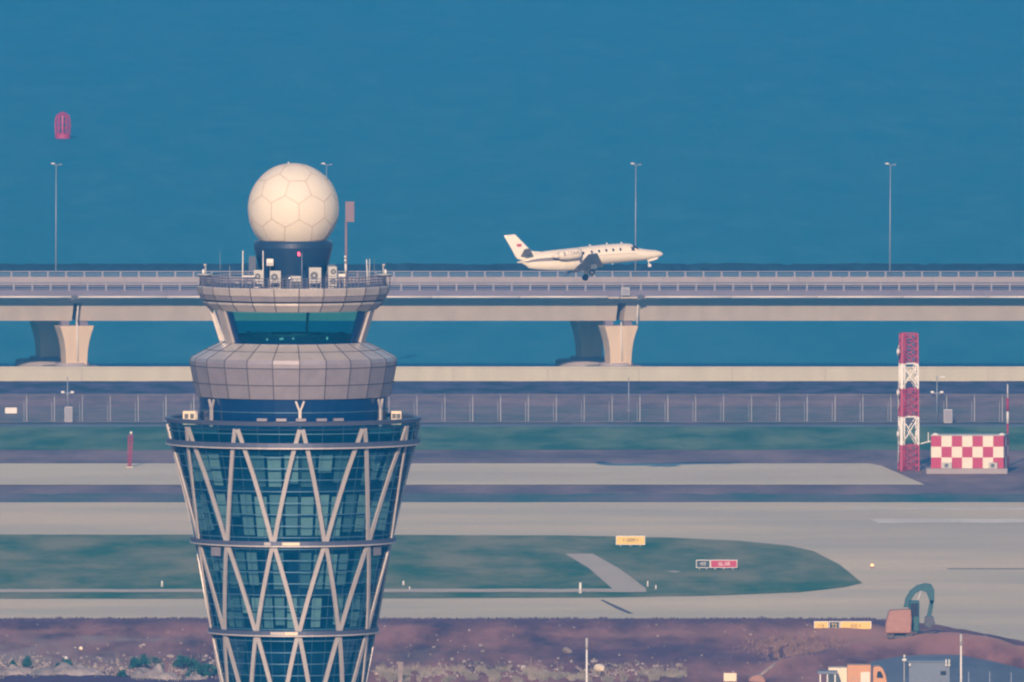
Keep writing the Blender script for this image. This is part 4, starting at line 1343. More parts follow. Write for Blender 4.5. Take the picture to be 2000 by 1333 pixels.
# ------------------------------------------------------------------ business jet
YJ = 2330.0
sj = S(YJ)
K = 1 / (5.5556 * sj)          # metres per reading unit
YAW = radians(9.8)
jet = thing('business_jet', 'white twin engine business jet in the air with wheels down', 'airplane', (0, 0, 0))
cy_ = 0.975 / cos(YAW)
def J(u, lat, v):              # u aft of nose, lat to the right (towards the camera), v up; units of the reading
    return Vector((-u * K * cy_, -lat * K, v * K))
ST_ = [(0, 4, -4, 4), (12, 24, -16, 18), (30, 34, -22, 28), (80, 52, -31, 44), (160, 68, -40, 58), (225, 86, -42, 70), (262, 100, -42, 76), (300, 128, -41, 84), (340, 152, -40, 90), (390, 164, -38, 95),
       (460, 171, -36, 98), (620, 181, -31, 100), (780, 184, -28, 101), (900, 185, -38, 100), (960, 185, -54, 98), (1010, 186, -58, 95), (1080, 186, -54, 88), (1150, 187, -45, 80), (1280, 188, -26, 68), (1400, 184, -4, 52), (1470, 168, 14, 42), (1500, 150, 22, 36), (1530, 128, 55, 26), (1570, 114, 84, 17), (1612, 108, 95, 9), (1622, 103, 99, 3)]
mb = MB()
n = 36
vs = []
for u, t_, b_, w in ST_:
    c = (t_ + b_) / 2; h = (t_ - b_) / 2
    for i in range(n):
        a = 2 * pi * i / n
        vs.append(J(u, w * sin(a), c + h * cos(a)))
k = len(ST_)
fs = [(j * n + i, j * n + (i + 1) % n, (j + 1) * n + (i + 1) % n, (j + 1) * n + i) for j in range(k - 1) for i in range(n)]
fs += [tuple(range(n - 1, -1, -1)), tuple((k - 1) * n + i for i in range(n))]
mb.add(vs, fs, smooth=True)
fus = mb.build('fuselage', M['jet'], jet)
def side(u, ang, out=1.0):     # point on the fuselage's right side
    for (a, t0, b0_, w0), (c, t1, b1, w1) in zip(ST_, ST_[1:]):
        if a <= u <= c:
            f_ = (u - a) / (c - a)
            t_, b_, w = t0 + (t1 - t0) * f_, b0_ + (b1 - b0_) * f_, w0 + (w1 - w0) * f_
            cc, hh = (t_ + b_) / 2, (t_ - b_) / 2
            return J(u, (w + out) * cos(ang), cc + (hh + out) * sin(ang))
def patch(us, angs, out, name, m, parent, sgn=1):
    mb = MB()
    vs = []
    for u in us:
        for a in angs:
            p = side(u, a, out); p.y *= sgn; vs.append(p)
    na = len(angs)
    mb.add(vs, [(i * na + j, i * na + j + 1, (i + 1) * na + j + 1, (i + 1) * na + j) for i in range(len(us) - 1) for j in range(na - 1)], smooth=True)
    return mb.build(name, m, parent, fix=False)
# cabin windows
for uw in (478, 558, 636, 716, 798, 892):
    for sgn in (1, -1):
        mb = MB()
        vs = []
        for i in range(16):
            a = 2 * pi * i / 16
            p = side(uw + 12 * cos(a), radians(16) + radians(10.5) * sin(a), 1.2); p.y *= sgn; vs.append(p)
        mb.add(vs, [tuple(range(16))])
        mb.build('cabin_window', M['window'], fus, fix=False)
# windshield and side pane
for sgn in (1, -1):
    patch([268, 290, 312, 332], [radians(x) for x in (32, 45, 58, 72, 86)], 1.4, 'windshield', M['window'], fus, sgn)
    patch([318, 332, 345, 356], [radians(x) for x in (7, 16, 25, 33)], 1.4, 'side_pane', M['window'], fus, sgn)
# coloured trim line and door outline
us = [300 + 20 * i for i in range(22)]
patch(us, [radians(-13), radians(-10.6)], 1.0, 'trim_line', M['tan'], fus)
# dark band: shade below fin and engine put into the colour
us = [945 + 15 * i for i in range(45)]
patch(us, [radians(x) for x in (-8, 2, 13)], 1.0, 'shade_band', M['trim_shade'], fus)
for uw in (590, 430, 300 + 480):
    p = side(uw, radians(90), 0)
    mb = MB(); mb.prism([(0, 0), (-14, 0), (-20, 20), (-12, 20)], -1.2, 1.2, fn=lambda a, b, d, p=p: p + Vector((a * K, d * K, b * K - 2 * K))); mb.build('blade_antenna', M['white'], fus)
p = side(560, radians(-90), 0)
mb = MB(); mb.prism([(0, 0), (-12, 0), (-18, -14), (-10, -14)], -1.2, 1.2, fn=lambda a, b, d, p=p: p + Vector((a * K, d * K, b * K + 2 * K))); mb.build('blade_antenna', M['white'], fus)
# fin with thickness
fin = [(1330, 184), (1400, 192), (1440, 206), (1476, 247), (1595, 402), (1608, 409), (1716, 411), (1722, 402), (1652, 232), (1632, 172), (1612, 140), (1570, 122), (1480, 118), (1400, 130)]
def thick(u, v): return 9.0 - 4.0 * max(0, min(1, (v - 180) / 230))
mb = MB()
nF = len(fin)
cx_ = sum(p[0] for p in fin) / nF; cv_ = sum(p[1] for p in fin) / nF
vs = [J(u, 0, v) for u, v in fin]
inner = [(u + (cx_ - u) * 0.16, v + (cv_ - v) * 0.10) for u, v in fin]
vs += [J(u, thick(u, v), v) for u, v in inner] + [J(u, -thick(u, v), v) for u, v in inner]
fs = [(i, (i + 1) % nF, nF + (i + 1) % nF, nF + i) for i in range(nF)] + [(i, 2 * nF + i, 2 * nF + (i + 1) % nF, (i + 1) % nF) for i in range(nF)]
fs += [tuple(nF + i for i in range(nF)), tuple(2 * nF + i for i in range(nF - 1, -1, -1))]
mb.add(vs, fs)
fino = mb.build('fin', M['jet'], jet)
mb = MB()
mb.prism([(1548, 264), (1598, 270), (1598, 302), (1548, 296)], 9.5, 10.5, fn=lambda u, v, d: J(u, d, v))
mb.build('flag', M['check_red'], fino)
mb = MB()
for (u, v, r) in ((1588, 288, 3.2), (1580, 291, 1.3), (1577, 287, 1.3), (1577, 282, 1.3), (1580, 279, 1.3)):
    mb.prism([(u + r * sin(2 * pi * i / 10) * (1 if i % 2 == 0 else 0.45), v + r * cos(2 * pi * i / 10) * (1 if i % 2 == 0 else 0.45)) for i in range(10)], 10.7, 11.0, fn=lambda u, v, d: J(u, d, v))
mb.build('flag_stars', M['yellow'], fino)
# horizontal stabiliser and wings
def aero(name, m, root, tip, sgn, lat0, lat1, v0, v1, tk0, tk1, parent):
    prof = [(0, 0), (0.05, 0.6), (0.25, 1), (0.5, 0.85), (1, 0.05), (0.5, -0.5), (0.25, -0.7), (0.05, -0.45)]
    mb = MB()
    vs = []
    kk = 5
    for s in range(kk + 1):
        f_ = s / kk
        le = root[0] + (tip[0] - root[0]) * f_; te = root[1] + (tip[1] - root[1]) * f_
        la = lat0 + (lat1 - lat0) * f_; vv = v0 + (v1 - v0) * f_; tk = tk0 + (tk1 - tk0) * f_
        for a, b in prof:
            vs.append(J(le + (te - le) * a, sgn * la, vv + tk * b))
    np_ = len(prof)
    fs = [(s * np_ + i, s * np_ + (i + 1) % np_, (s + 1) * np_ + (i + 1) % np_, (s + 1) * np_ + i) for s in range(kk) for i in range(np_)]
    fs += [tuple(range(np_ - 1, -1, -1)), tuple(kk * np_ + i for i in range(np_))]
    mb.add(vs, fs, smooth=False)
    return mb.build(name, m, parent)
M_ = 1 / K
WR, WT = -50, 6     # wing height at the root and at the tip
for sgn in (1, -1):
    wg = aero('wing', M['wing'], (690, 1000), (884, 974), sgn, 30, 8.3 * M_, WR, WT, 20, 7, jet)
    mb = MB()
    for s in range(8):
        f0, f1 = s / 8, (s + 1) / 8
        p = [J(690 + 194 * f_ - 3, sgn * (30 + (8.3 * M_ - 30) * f_), WR + (WT - WR) * f_ + 2) for f_ in (f0, f1)]
        mb.bar(p[0], p[1], 0.10, 0.06, (1, 0, 0))
    mb.build('leading_edge', M['acgrey'], wg)
    mb = MB()
    vs = []
    for f_ in (0.12, 0.58):
        te = 1000 - 26 * f_; la = sgn * (30 + (8.3 * M_ - 30) * f_); vv = WR + (WT - WR) * f_
        for du, dv in ((-10, -1), (58, -46), (60, -50), (-10, -6)):
            vs.append(J(te + du, la, vv + dv))
    mb.add(vs, [(0, 1, 2, 3), (7, 6, 5, 4), (0, 4, 5, 1), (1, 5, 6, 2), (2, 6, 7, 3), (3, 7, 4, 0)])
    mb.build('flap', M['wing'], wg)
    mb = MB()
    q0 = J(1000, sgn * 3.4 * M_, -26); 
    mb.tube(J(960, sgn * 3.4 * M_, -26), J(1062, sgn * 3.4 * M_, -34), 0.11, 0.02, n=8); mb.build('flap_fairing', M['white'], wg)
    aero('stabiliser', M['wing'], (1432, 1576), (1516, 1578), sgn, 6, 3.25 * M_, 158, 158 + 3.25 * M_ * sin(radians(7)), 9, 4, jet)
    # engine
    mb = MB()
    vc, lc = 104, 152
    pr = [(925, 30), (930, 48), (945, 55), (985, 60), (1060, 60), (1120, 54), (1172, 44), (1176, 38)]
    vs = []
    for u, r in pr:
        for i in range(28):
            a = 2 * pi * i / 28; vs.append(J(u, sgn * lc + r * sin(a), vc + r * cos(a)))
    mb.add(vs, [(j * 28 + i, j * 28 + (i + 1) % 28, (j + 1) * 28 + (i + 1) % 28, (j + 1) * 28 + i) for j in range(len(pr) - 1) for i in range(28)], smooth=True)
    en = mb.build('engine', M['jet'], jet)
    mb = MB(); mb.tube(J(934, sgn * lc, vc), J(950, sgn * lc, vc), 34 * K, n=28); mb.build('intake_fan', M['grille'], en)
    mb = MB(); mb.lathe((0, 0, 0), [(40 * K, 0), (47 * K, -3 * K), (50 * K, -12 * K), (57 * K, -30 * K)], n=28, smooth=True)
    c0 = J(924, sgn * lc, vc)
    mb.v = [c0 + Vector((p.z, p.x, p.y)) for p in mb.v]
    mb.build('intake_lip', M['grille'], en)  # lip darkened: the nacelle's shadow put into its colour
    mb = MB(); mb.tube(J(1165, sgn * lc, vc), J(1250, sgn * lc, vc - 4), 36 * K, 10 * K, n=20); mb.build('exhaust_cone', M['jet'], en)
    mb = MB(); mb.prism([(950, 108), (1180, 108), (1180, 98), (950, 96)], sgn * 60, sgn * 110, fn=lambda u, v, d: J(u, d, v)); mb.build('pylon', M['trim_shade'], en)
    if sgn == 1:
        mb = MB(); text_mesh(mb, 'B-12AA', 60 * K, J(1046, lc + 61.5, vc + 2), sx=0.92); mb.build('registration', M['trim_shade'], en, fix=False)
    # main gear
    ug, lg = 822, sgn * 2.2 * M_
    mb = MB(); mb.tube(J(ug, lg, -30), J(ug - 2, lg, -128), 0.07, 0.06, n=10)
    mb.tube(J(ug + 6, lg, -110), J(ug + 34, lg, -128), 0.07, n=8)
    gr = mb.build('main_gear', M['acgrey'], jet)
    mb = MB(); mb.tube(J(ug + 30, lg - 10, -130), J(ug + 30, lg + 10, -130), 34 * K, n=24); mb.build('tyre', M['tyre'], gr)
    mb = MB(); mb.tube(J(ug + 30, lg - 11.5, -130), J(ug + 30, lg + 11.5, -130), 16 * K, n=16); mb.build('rim', M['steel_dark'], gr)
    mb = MB(); mb.prism([(ug - 34, -24), (ug + 26, -24), (ug + 40, -92), (ug - 30, -92)], lg + sgn * 12, lg + sgn * 14.5, fn=lambda u, v, d: J(u, d, v)); mb.build('gear_door', M['jet'], gr)
# nose gear
mb = MB(); mb.tube(J(176, 0, -30), J(168, 0, -98), 0.055, 0.05, n=10); ng = mb.build('nose_gear', M['white'], jet)
mb = MB(); mb.tube(J(165, -8, -106), J(165, 8, -106), 20 * K, n=20); mb.build('tyre', M['acgrey'], ng)
mb = MB(); mb.tube(J(165, -9.5, -106), J(165, 9.5, -106), 11 * K, n=14); mb.build('rim', M['white'], ng)
for s in (-1, 1):
    mb = MB(); mb.prism([(58, -28), (165, -40), (165, -62), (120, -58), (70, -48)], s * 16, s * 18, fn=lambda u, v, d: J(u, d, v)); mb.build('gear_door', M['jet'], ng)
# lower fuselage fairing at the wing root: polished metal
us = [905 + 10 * i for i in range(7)]
patch([915, 945], [radians(x) for x in (-42, -30, -18, -6)], 1.5, 'root_fairing', M['metal'], fus)
nose = W(960 + 1860 / 5.5556, 430 + 370 / 5.5556, YJ)
jet.location = nose
R = Matrix.Rotation(YAW, 4, 'Z') @ Matrix.Rotation(radians(-6.5), 4, 'Y') @ Matrix.Rotation(radians(-9.0), 4, 'X')
jet.rotation_euler = R.to_euler()

# ------------------------------------------------------------------ works in the foreground
def ez(px, py): return max(0.06, earth_h(px, py))
def gz(px, py):
    p = G(px, py); p.z = ez(px, py); return p
def bush(px, py, wpx, hpx, label, dens=1.0):
    b0 = gz(px, py); s = S(b0.y)
    w, h = wpx / s, hpx / s
    t = thing('bush', label, 'bush', b0, 'bushes on the rubble left of the tower')
    mb = MB()
    nst = max(3, int(w * 2))
    ends = []
    for i in range(nst):
        e = b0 + Vector((random.uniform(-.42, .42) * w, random.uniform(-.5, .5) * w, h * random.uniform(.5, .85)))
        mb.tube(b0 + Vector((random.uniform(-.2, .2) * w, 0, -0.1)), e, 0.035, 0.015, n=5); ends.append(e)
    mb.build('stem', M['stem'], t)
    mb = MB()
    nc = int(11 * max(1, w))
    cl = []
    for i in range(nc):
        fx = random.uniform(-1, 1)
        hh = h * math.sqrt(max(0.05, 1 - fx * fx)) * random.uniform(0.25, 0.9)
        cl.append((b0 + Vector((fx * w * .45, random.uniform(-.45, .45) * w, hh)), random.uniform(.18, .36) * min(1.2, h)))
    for c, r in cl:
        for k in range(int(70 * dens)):
            d = Vector((random.gauss(0, 1), random.gauss(0, 1), random.gauss(0, 1))).normalized()
            p = c + d * r * random.uniform(.45, 1.08)
            if p.z < b0.z: p.z = b0.z + 0.03
            a = Vector((random.gauss(0, 1), random.gauss(0, 1), random.gauss(0, 1))).normalized() * random.uniform(.05, .11)
            q = d.cross(a).normalized() * random.uniform(.03, .06)
            mb.add([p - a, p + q, p + a, p - q], [(0, 1, 2, 3)])
    mb.build('foliage', M['leaf'], t, fix=False)
bush(286, 1312, 66, 25, 'rounded dark green bush, second largest on the rubble left of the tower')
bush(362, 1313, 62, 26, 'rounded dark green bush just left of the spreading bush')
bush(398, 1329, 70, 26, 'widest spreading dark bush touching the tower edge')
bush(126, 1311, 30, 18, 'small dark bush with a pale stone above it')
bush(155, 1316, 20, 11, 'low flat dark bush right of the small bush')
bush(54, 1318, 12, 24, 'narrow upright dark bush at the left')
bush(26, 1316, 10, 13, 'tiny dark bush nearest the left edge')
bush(239, 1334, 14, 14, 'tiny low bush between the two pale soil heaps')

def heap(px, py, wpx, hpx, label, cat='heap', m='pale_soil', name='soil_heap', group='pale heaps on the rubble'):
    b0 = gz(px, py); b0.z -= 0.15; s = S(b0.y)
    w, h = wpx / s, hpx / s + 0.15
    mb = MB()
    n1, n2 = 40, 18
    vs = []
    for j in range(n2 + 1):
        for i in range(n1 + 1):
            u = -1 + 2 * i / n1; v = -1 + 2 * j / n2
            k = max(0, 1 - u * u) ** 0.6 * max(0, 1 - v * v) ** 0.6
            p = Vector((b0.x + u * w / 2, b0.y + v * w * 0.35, 0))
            z = k * h * (0.75 + 0.55 * noise.noise(Vector((p.x * 1.1, p.y * 1.1, px))) + 0.2 * noise.noise(Vector((p.x * 3.5, p.y * 3.5, px))))
            vs.append(Vector((p.x, p.y, b0.z + z)))
    mb.add(vs, [(j * (n1 + 1) + i, j * (n1 + 1) + i + 1, (j + 1) * (n1 + 1) + i + 1, (j + 1) * (n1 + 1) + i) for j in range(n2) for i in range(n1)], smooth=True)
    off = b0.copy()
    o = mb.build(name, M[m], None, fix=False)
    for v in o.data.vertices: v.co -= off
    o.location = off
    tag(o, label, cat, group)
heap(30, 1329, 80, 16, 'pale soil heap at the far left corner')
heap(130, 1331, 150, 20, 'widest pale soil heap left of the tower, below the small bushes')
heap(300, 1331, 105, 24, 'pale pointed soil heap below the rounded bushes')
heap(382, 1336, 50, 14, 'small pale soil heap beside the tower edge')

def blob(px, py, wpx, hpx, label, name='boulder', cat='boulder', m='stone', seed=0, yaw=0.0):
    b0 = gz(px, py); s = S(b0.y)
    rs = random.Random(seed)
    bm = bmesh.new()
    bmesh.ops.create_icosphere(bm, subdivisions=2, radius=1)
    w, h = wpx / s / 2, hpx / s / 2
    for v in bm.verts:
        k = 1 + 0.32 * noise.noise(v.co * 1.4 + Vector((seed, 0, 0)))
        v.co = Vector((v.co.x * w * k, v.co.y * w * 0.8 * k, v.co.z * h * k + h * 0.75))
    me = bpy.data.meshes.new(name); bm.to_mesh(me); bm.free(); me.materials.append(M[m])
    o = bpy.data.objects.new(name, me); o.location = b0; o.rotation_euler = (0, yaw, rs.uniform(0, 6))
    COL.objects.link(o)
    return tag(o, label, cat, 'pale stones on the earth')
blob(1171, 1322, 30, 14, 'long cream boulder right of the white lamp pole', seed=3, yaw=-0.3, m='cream')
blob(1107, 1284, 24, 13, 'pale angular slab leaning in the earth left of the white lamp pole', seed=5, yaw=-0.5)
blob(938, 1273, 13, 7, 'small bright stone on the earth mound right of the tower', seed=8)
blob(943, 1285, 9, 6, 'tiny stone just below the small bright stone', seed=9)
blob(158, 1281, 9, 8, 'single small pale stone on the mound left of the tower', seed=12, m='cream')
blob(275, 1277, 9, 8, 'pinkish stone at the right end of the mound left of the tower', seed=14)
blob(229, 1302, 7, 12, 'upright pale stone left of the rounded bushes', seed=16)
blob(129, 1293, 8, 8, 'whitish stone just above the small bush', seed=17, m='white')
blob(883, 1303, 11, 8, 'grey stone low on the earth between tower and lamp pole', seed=18)
blob(1324, 1318, 12, 8, 'lone grey stone left of the cream board', seed=20)
blob(846, 1322, 9, 9, 'pinkish stone among the pale weeds', seed=22)
blob(1022, 1314, 10, 8, 'white stone at the right end of the pale weeds', seed=23, m='white')

# rubble and dry weeds: uncountable
rs = random.Random(4)
mb = MB()
ico = bmesh.new(); bmesh.ops.create_icosphere(ico, subdivisions=1, radius=1)
iv = [v.co.copy() for v in ico.verts]; ifc = [tuple(v.index for v in f.verts) for f in ico.faces]; ico.free()
for k in range(1500):
    zone = rs.random()
    if 0.62 <= zone < 0.80: continue
    if zone < 0.36: px, py = rs.uniform(-40, 430), 1333 - abs(rs.gauss(0, 22))
    elif zone < 0.62: px, py = rs.uniform(720, 1330), 1337 - abs(rs.gauss(0, 14))
    elif zone < 0.80: px, py = rs.gauss(1545, 34), rs.gauss(1266, 9)
    else: px, py = rs.uniform(-40, 1640), rs.uniform(1225, 1335)
    if py < 1222: continue
    p = gz(px, py)
    r = rs.uniform(0.05, 0.20) * (1.5 if rs.random() < 0.08 else 1) * (0.55 if zone >= 0.8 else 1)
    sx, sy, sz = rs.uniform(.7, 1.4), rs.uniform(.7, 1.4), rs.uniform(.5, 1.2)
    mb.add([(p.x + q.x * r * sx * rs.uniform(.75, 1.2), p.y + q.y * r * sy, p.z + r * 0.25 + q.z * r * sz * rs.uniform(.75, 1.2)) for q in iv], ifc)
tag(mb.build('rubble', M['stone'], fix=False), kind='stuff')
mb = MB()
for k in range(16000):
    if k % 10 < 7:
        px = rs.uniform(735, 1100); py = 1345 - abs(rs.gauss(0, 13)) + 5 * noise.noise(Vector((px * .05, 0, 0)))
    elif k % 10 < 9:
        px = rs.uniform(1100, 1340); py = 1345 - abs(rs.gauss(0, 10))
    else:
        px = rs.uniform(-30, 440); py = 1338 - abs(rs.gauss(0, 20))
    if noise.noise(Vector((px * .045, py * .07, 2))) < 0.0: continue
    p = gz(px, py)
    h = rs.uniform(.15, .55); dx = rs.gauss(0, .14)
    w = rs.uniform(.015, .04)
    mb.add([(p.x - w, p.y, p.z - .02), (p.x + w, p.y, p.z - .02), (p.x + dx, p.y + rs.gauss(0, .1), p.z + h)], [(0, 1, 2)])
tag(mb.build('dry_weeds', M['weed'], fix=False), kind='stuff')
mb = MB()
for k in range(5000):
    px = rs.gauss(1548, 36); py = rs.gauss(1270, 9)
    if noise.noise(Vector((px * .09, py * .2, 7))) < 0.02: continue
    p = gz(px, py)
    h = rs.uniform(.1, .55); dx = rs.gauss(0, .2)
    w = rs.uniform(.02, .06)
    mb.add([(p.x - w, p.y, p.z - .02), (p.x + w, p.y, p.z - .02), (p.x + dx, p.y + rs.gauss(0, .1), p.z + h)], [(0, 1, 2)])
tag(mb.build('dry_brush', M['brush'], fix=False), kind='stuff')
mb = MB()
for k in range(5200):   # ragged fringe of low plants where the earth meets the pavement
    px = rs.uniform(-60, 1760); py = edge_y(px) + abs(rs.gauss(0, 3.5)) + 1
    p = gz(px, py)
    hgt = rs.uniform(.05, .26) * (1 + 0.8 * noise.noise(Vector((px * .03, 1, 1))))
    w = rs.uniform(.03, .1); dx = rs.gauss(0, .08)
    mb.add([(p.x - w, p.y, p.z - .05), (p.x + w, p.y, p.z - .05), (p.x + dx, p.y, p.z + hgt)], [(0, 1, 2)])
tag(mb.build('low_plants', M['plant'], fix=False), kind='stuff')

# stub post in the weeds
b0 = gz(782, 1345); s = S(b0.y)
t = thing('stub_post', 'short square concrete post with a wider cap in the weeds beside the tower', 'post', b0)
tp = W(782, 1293, b0.y).z
mb = MB(); mb.bx(b0.x - .2, b0.x + .2, b0.y - .2, b0.y + .2, b0.z - .1, tp - .2); mb.build('shaft', M['stone'], t, bevel=.02)
mb = MB(); mb.bx(b0.x - .34, b0.x + .24, b0.y - .26, b0.y + .26, tp - .2, tp); mb.build('cap', M['stone'], t, bevel=.02)

# poles
def light_pole(px, ytop, ybase, label, r=0.085, arm=False):
    b0 = gz(px, ybase)
    t = thing('light_pole', label, 'lamp pole', b0, 'white poles in the foreground')
    tp = W(px, ytop, b0.y)
    mb = MB(); mb.tube(b0, tp, r, r * .75, n=10); mb.build('pole', M['white'], t)
    mb = MB(); mb.tube(tp - Vector((0, 0, .9)), tp + Vector((0, 0, .05)), r * 1.15, r * 1.0, n=10); mb.build('sleeve', M['acgrey'], t)
    mb = MB(); mb.tube(b0, b0 + Vector((0, 0, .4)), r * 2.2, n=10); mb.build('base', M['acgrey'], t)
light_pole(1146, 1248, 1420, 'tall white pole standing alone in the earth between tower and cream board', 0.10)
light_pole(1877, 1240, 1405, 'tall white pole right of the blue grey hut', 0.10)

# hut, antenna pole
YH = G(1816, 1372).y
a = W(1775, 1372, YH); b = W(1855, 1294, YH)
t = thing('hut', 'blue grey metal equipment hut with a small dark window', 'hut', (0.5 * (a.x + b.x), YH, 0.13))
mb = MB(); mb.bx(a.x, b.x, YH, YH + 2.6, 0.13, b.z); wl = mb.build('wall', M['bluehut'], t, bevel=.02)
mb = MB(); mb.bx(a.x - .08, b.x + .08, YH - .1, YH + 2.7, b.z + .004, b.z + .12); mb.build('roof', M['bluehut'], t, bevel=.02)
w0 = W(1837, 1319, YH); w1 = W(1848, 1311, YH)
mb = MB(); mb.bx(w0.x, w1.x, YH - .03, YH - .004, w0.z, w1.z); mb.build('window', M['window'], t)
mb = MB()
for i in range(9):
    x = a.x + (b.x - a.x) * (i + .5) / 9
    mb.bx(x - .02, x + .02, YH - .022, YH - .003, 0.2, w0.z - .1)
mb.build('rib', M['bluehut'], wl)
for px0, dy in ((1777, 0), (1848, 0), (1854, 0)):
    mb = MB(); q = W(px0, 1300, YH - .15); mb.tube(q, W(px0, 1288 if px0 > 1800 else 1296, YH - .15), .06, n=8); mb.ball(q, .10, n=6); mb.build('lamp_bracket', M['white'], t)
b0 = Vector((W(1766, 1380, YH + .5).x, YH + .5, 0.13))
t = thing('antenna_pole', 'short pole with a white ball fitting left of the blue grey hut', 'antenna', b0)
mb = MB(); mb.tube(b0, W(1766, 1278, YH + .5), .06, .04, n=8); mb.build('pole', M['acgrey'], t)
mb = MB(); mb.ball(W(1766.5, 1289.5, YH + .45), .2, n=8, sq=(1.1, 1, .8)); mb.ball(W(1766.5, 1282, YH + .45), .1, n=8); mb.build('ball', M['white'], t)
for i, (px, yt) in enumerate(((1892, 1312), (1933, 1312), (1975, 1314))):
    b0 = G(px, 1395); b0.z = 0.13
    t = thing('fence_post', ('thin post nearest the tall white pole at the right', 'middle thin post of the three at the lower right', 'thin post at the lower right corner')[i], 'post', b0, 'thin posts at the lower right')
    mb = MB(); mb.tube(b0, W(px, yt, b0.y), .05, n=8); mb.build('rod', M['pole'], t)
    mb = MB(); mb.tube(b0, b0 + Vector((0, 0, .15)), .1, n=8); mb.build('base', M['acgrey'], t)
b0 = gz(1924.5, 1266); b0.z -= .05
t = thing('cabinet', 'small dark blue box on the earth bank right of the tall white pole', 'cabinet', b0)
a = W(1918, 1266, b0.y); b = W(1929, 1252, b0.y)
mb = MB(); mb.bx(a.x, b.x, b0.y, b0.y + .5, b0.z, b.z); mb.build('casing', M['bluewall'], t, bevel=.02)
mb = MB(); mb.bx(a.x + .05, b.x - .05, b0.y - .02, b0.y - .003, b0.z + .12, b.z - .06); mb.build('door', M['bluehut'], t)
mb = MB(); mb.bx(a.x - .03, b.x + .03, b0.y - .03, b0.y + .53, b.z + .002, b.z + .04); mb.build('lid', M['bluehut'], t)

# cream board
b0 = gz(1421, 1352)
t = thing('sign_board', 'blank cream board on two legs in the earth right of the lone pole', 'sign', b0)
a = W(1413.5, 1331, b0.y); b = W(1438.5, 1315, b0.y)
mb = MB(); mb.bx(a.x, b.x, b0.y - .06, b0.y, a.z, b.z); mb.build('board', M['cream'], t, bevel=.01)
for x in (a.x + .2, b.x - .2):
    mb = MB(); mb.tube((x, b0.y + .05, b0.z), (x, b0.y + .05, b.z - .05), .04, n=8); mb.build('leg', M['acgrey'], t)
mb = MB(); mb.ball(W(1432, 1312.5, b0.y), .07, n=6); mb.build('lamp', M['acgrey'], t)

# truck seen from its right-hand side
YK = G(1670, 1378).y
zk = 0.13
t = thing('truck', 'orange and cream truck with a rounded cab left of the blue grey hut', 'truck', (W(1670, 1378, YK).x, YK, zk))
def KX(px): return W(px, 1340, YK).x
def KZ(py): return W(1670, py, YK).z
mb = MB()
cab = [(1705, 1366), (1705, 1305), (1708, 1302.5), (1717, 1302), (1724, 1306), (1730, 1320), (1733, 1336), (1733, 1366)]
mb.prism(cab, YK, YK + 2.2, fn=lambda a, b, d: Vector((KX(a), d, KZ(b)))); cb = mb.build('cab', M['orange'], t, bevel=.05)
mb = MB(); mb.prism([(1712, 1324), (1714, 1312), (1720, 1311), (1724.5, 1320), (1725, 1325)], YK - .02, YK - .004, fn=lambda a, b, d: Vector((KX(a), d, KZ(b)))); mb.build('side_window', M['window'], cb)
mb = MB(); mb.bx(KX(1731.5), KX(1734), YK - .25, YK - .02, KZ(1326), KZ(1315)); mb.build('mirror', M['black'], cb)
mb = MB(); mb.bx(KX(1655), KX(1701), YK, YK + 2.2, KZ(1366), KZ(1299.5)); bd = mb.build('cargo_box', M['orange'], t, bevel=.03)
mb = MB(); mb.bx(KX(1618), KX(1654.5), YK, YK + 2.2, KZ(1366), KZ(1305)); mb.build('cargo_box', M['cream'], t, bevel=.03)
mb = MB(); mb.bx(KX(1681), KX(1699), YK - .05, YK - .004, KZ(1362), KZ(1313)); mb.build('side_panel', M['check_white'], bd)
mb = MB(); text_mesh(mb, 'M L', .55, (KX(1671), YK - .012, KZ(1327)), sx=.9); mb.build('lettering', M['tan'], bd, fix=False)
mb = MB(); mb.bx(KX(1618), KX(1732), YK + .3, YK + 1.9, KZ(1372), KZ(1366.2)); mb.build('chassis', M['steel_dark'], t)
for px in (1634, 1652, 1716):
    for yy in (YK + .05, YK + 1.85):
        mb = MB(); mb.tube((KX(px), yy, zk + .42), (KX(px), yy + .3, zk + .42), .42, n=24); w_ = mb.build('wheel', M['tyre'], t)
        mb = MB(); mb.tube((KX(px), yy - .015, zk + .42), (KX(px), yy + .02, zk + .42), .22, n=16); mb.build('rim', M['acgrey'], w_)
# steel frame at the truck's tail
YS = YK - 2.5
t = thing('steel_frame', 'low steel frame with white uprights at the left end of the truck', 'frame', (W(1616, 1378, YS).x, YS, zk))
for px in (1602, 1616, 1631):
    mb = MB(); mb.bx(W(px - 1.2, 1340, YS).x, W(px + 1.2, 1340, YS).x, YS, YS + .1, zk, W(px, 1317, YS).z); mb.build('upright', M['white'], t)
mb = MB(); mb.bx(W(1597, 1340, YS).x, W(1636, 1340, YS).x, YS - .1, YS + 1.6, W(1616, 1317, YS).z + .003, W(1616, 1311.5, YS).z); mb.build('top_plate', M['bluehut'], t, bevel=.02)

# concrete lump and bar at the left of the ridge
b0 = gz(1478, 1342)
t = thing('earth_ramp', 'pinkish earth ramp with a beam rising from it at the bottom right', 'ramp', b0)
mb = MB(); mb.prism([(1450, 1352), (1466, 1322), (1488, 1316), (1496, 1330), (1492, 1352)], b0.y, b0.y + 2.5, fn=lambda a, b, d: W(a, b, b0.y) + Vector((0, d - b0.y, 0))); mb.build('ramp_body', M['digger'], t, bevel=.15)
mb = MB(); mb.bar(W(1484, 1320, b0.y), W(1513, 1297, b0.y + 1), .22, .22); mb.build('beam', M['stone'], t)

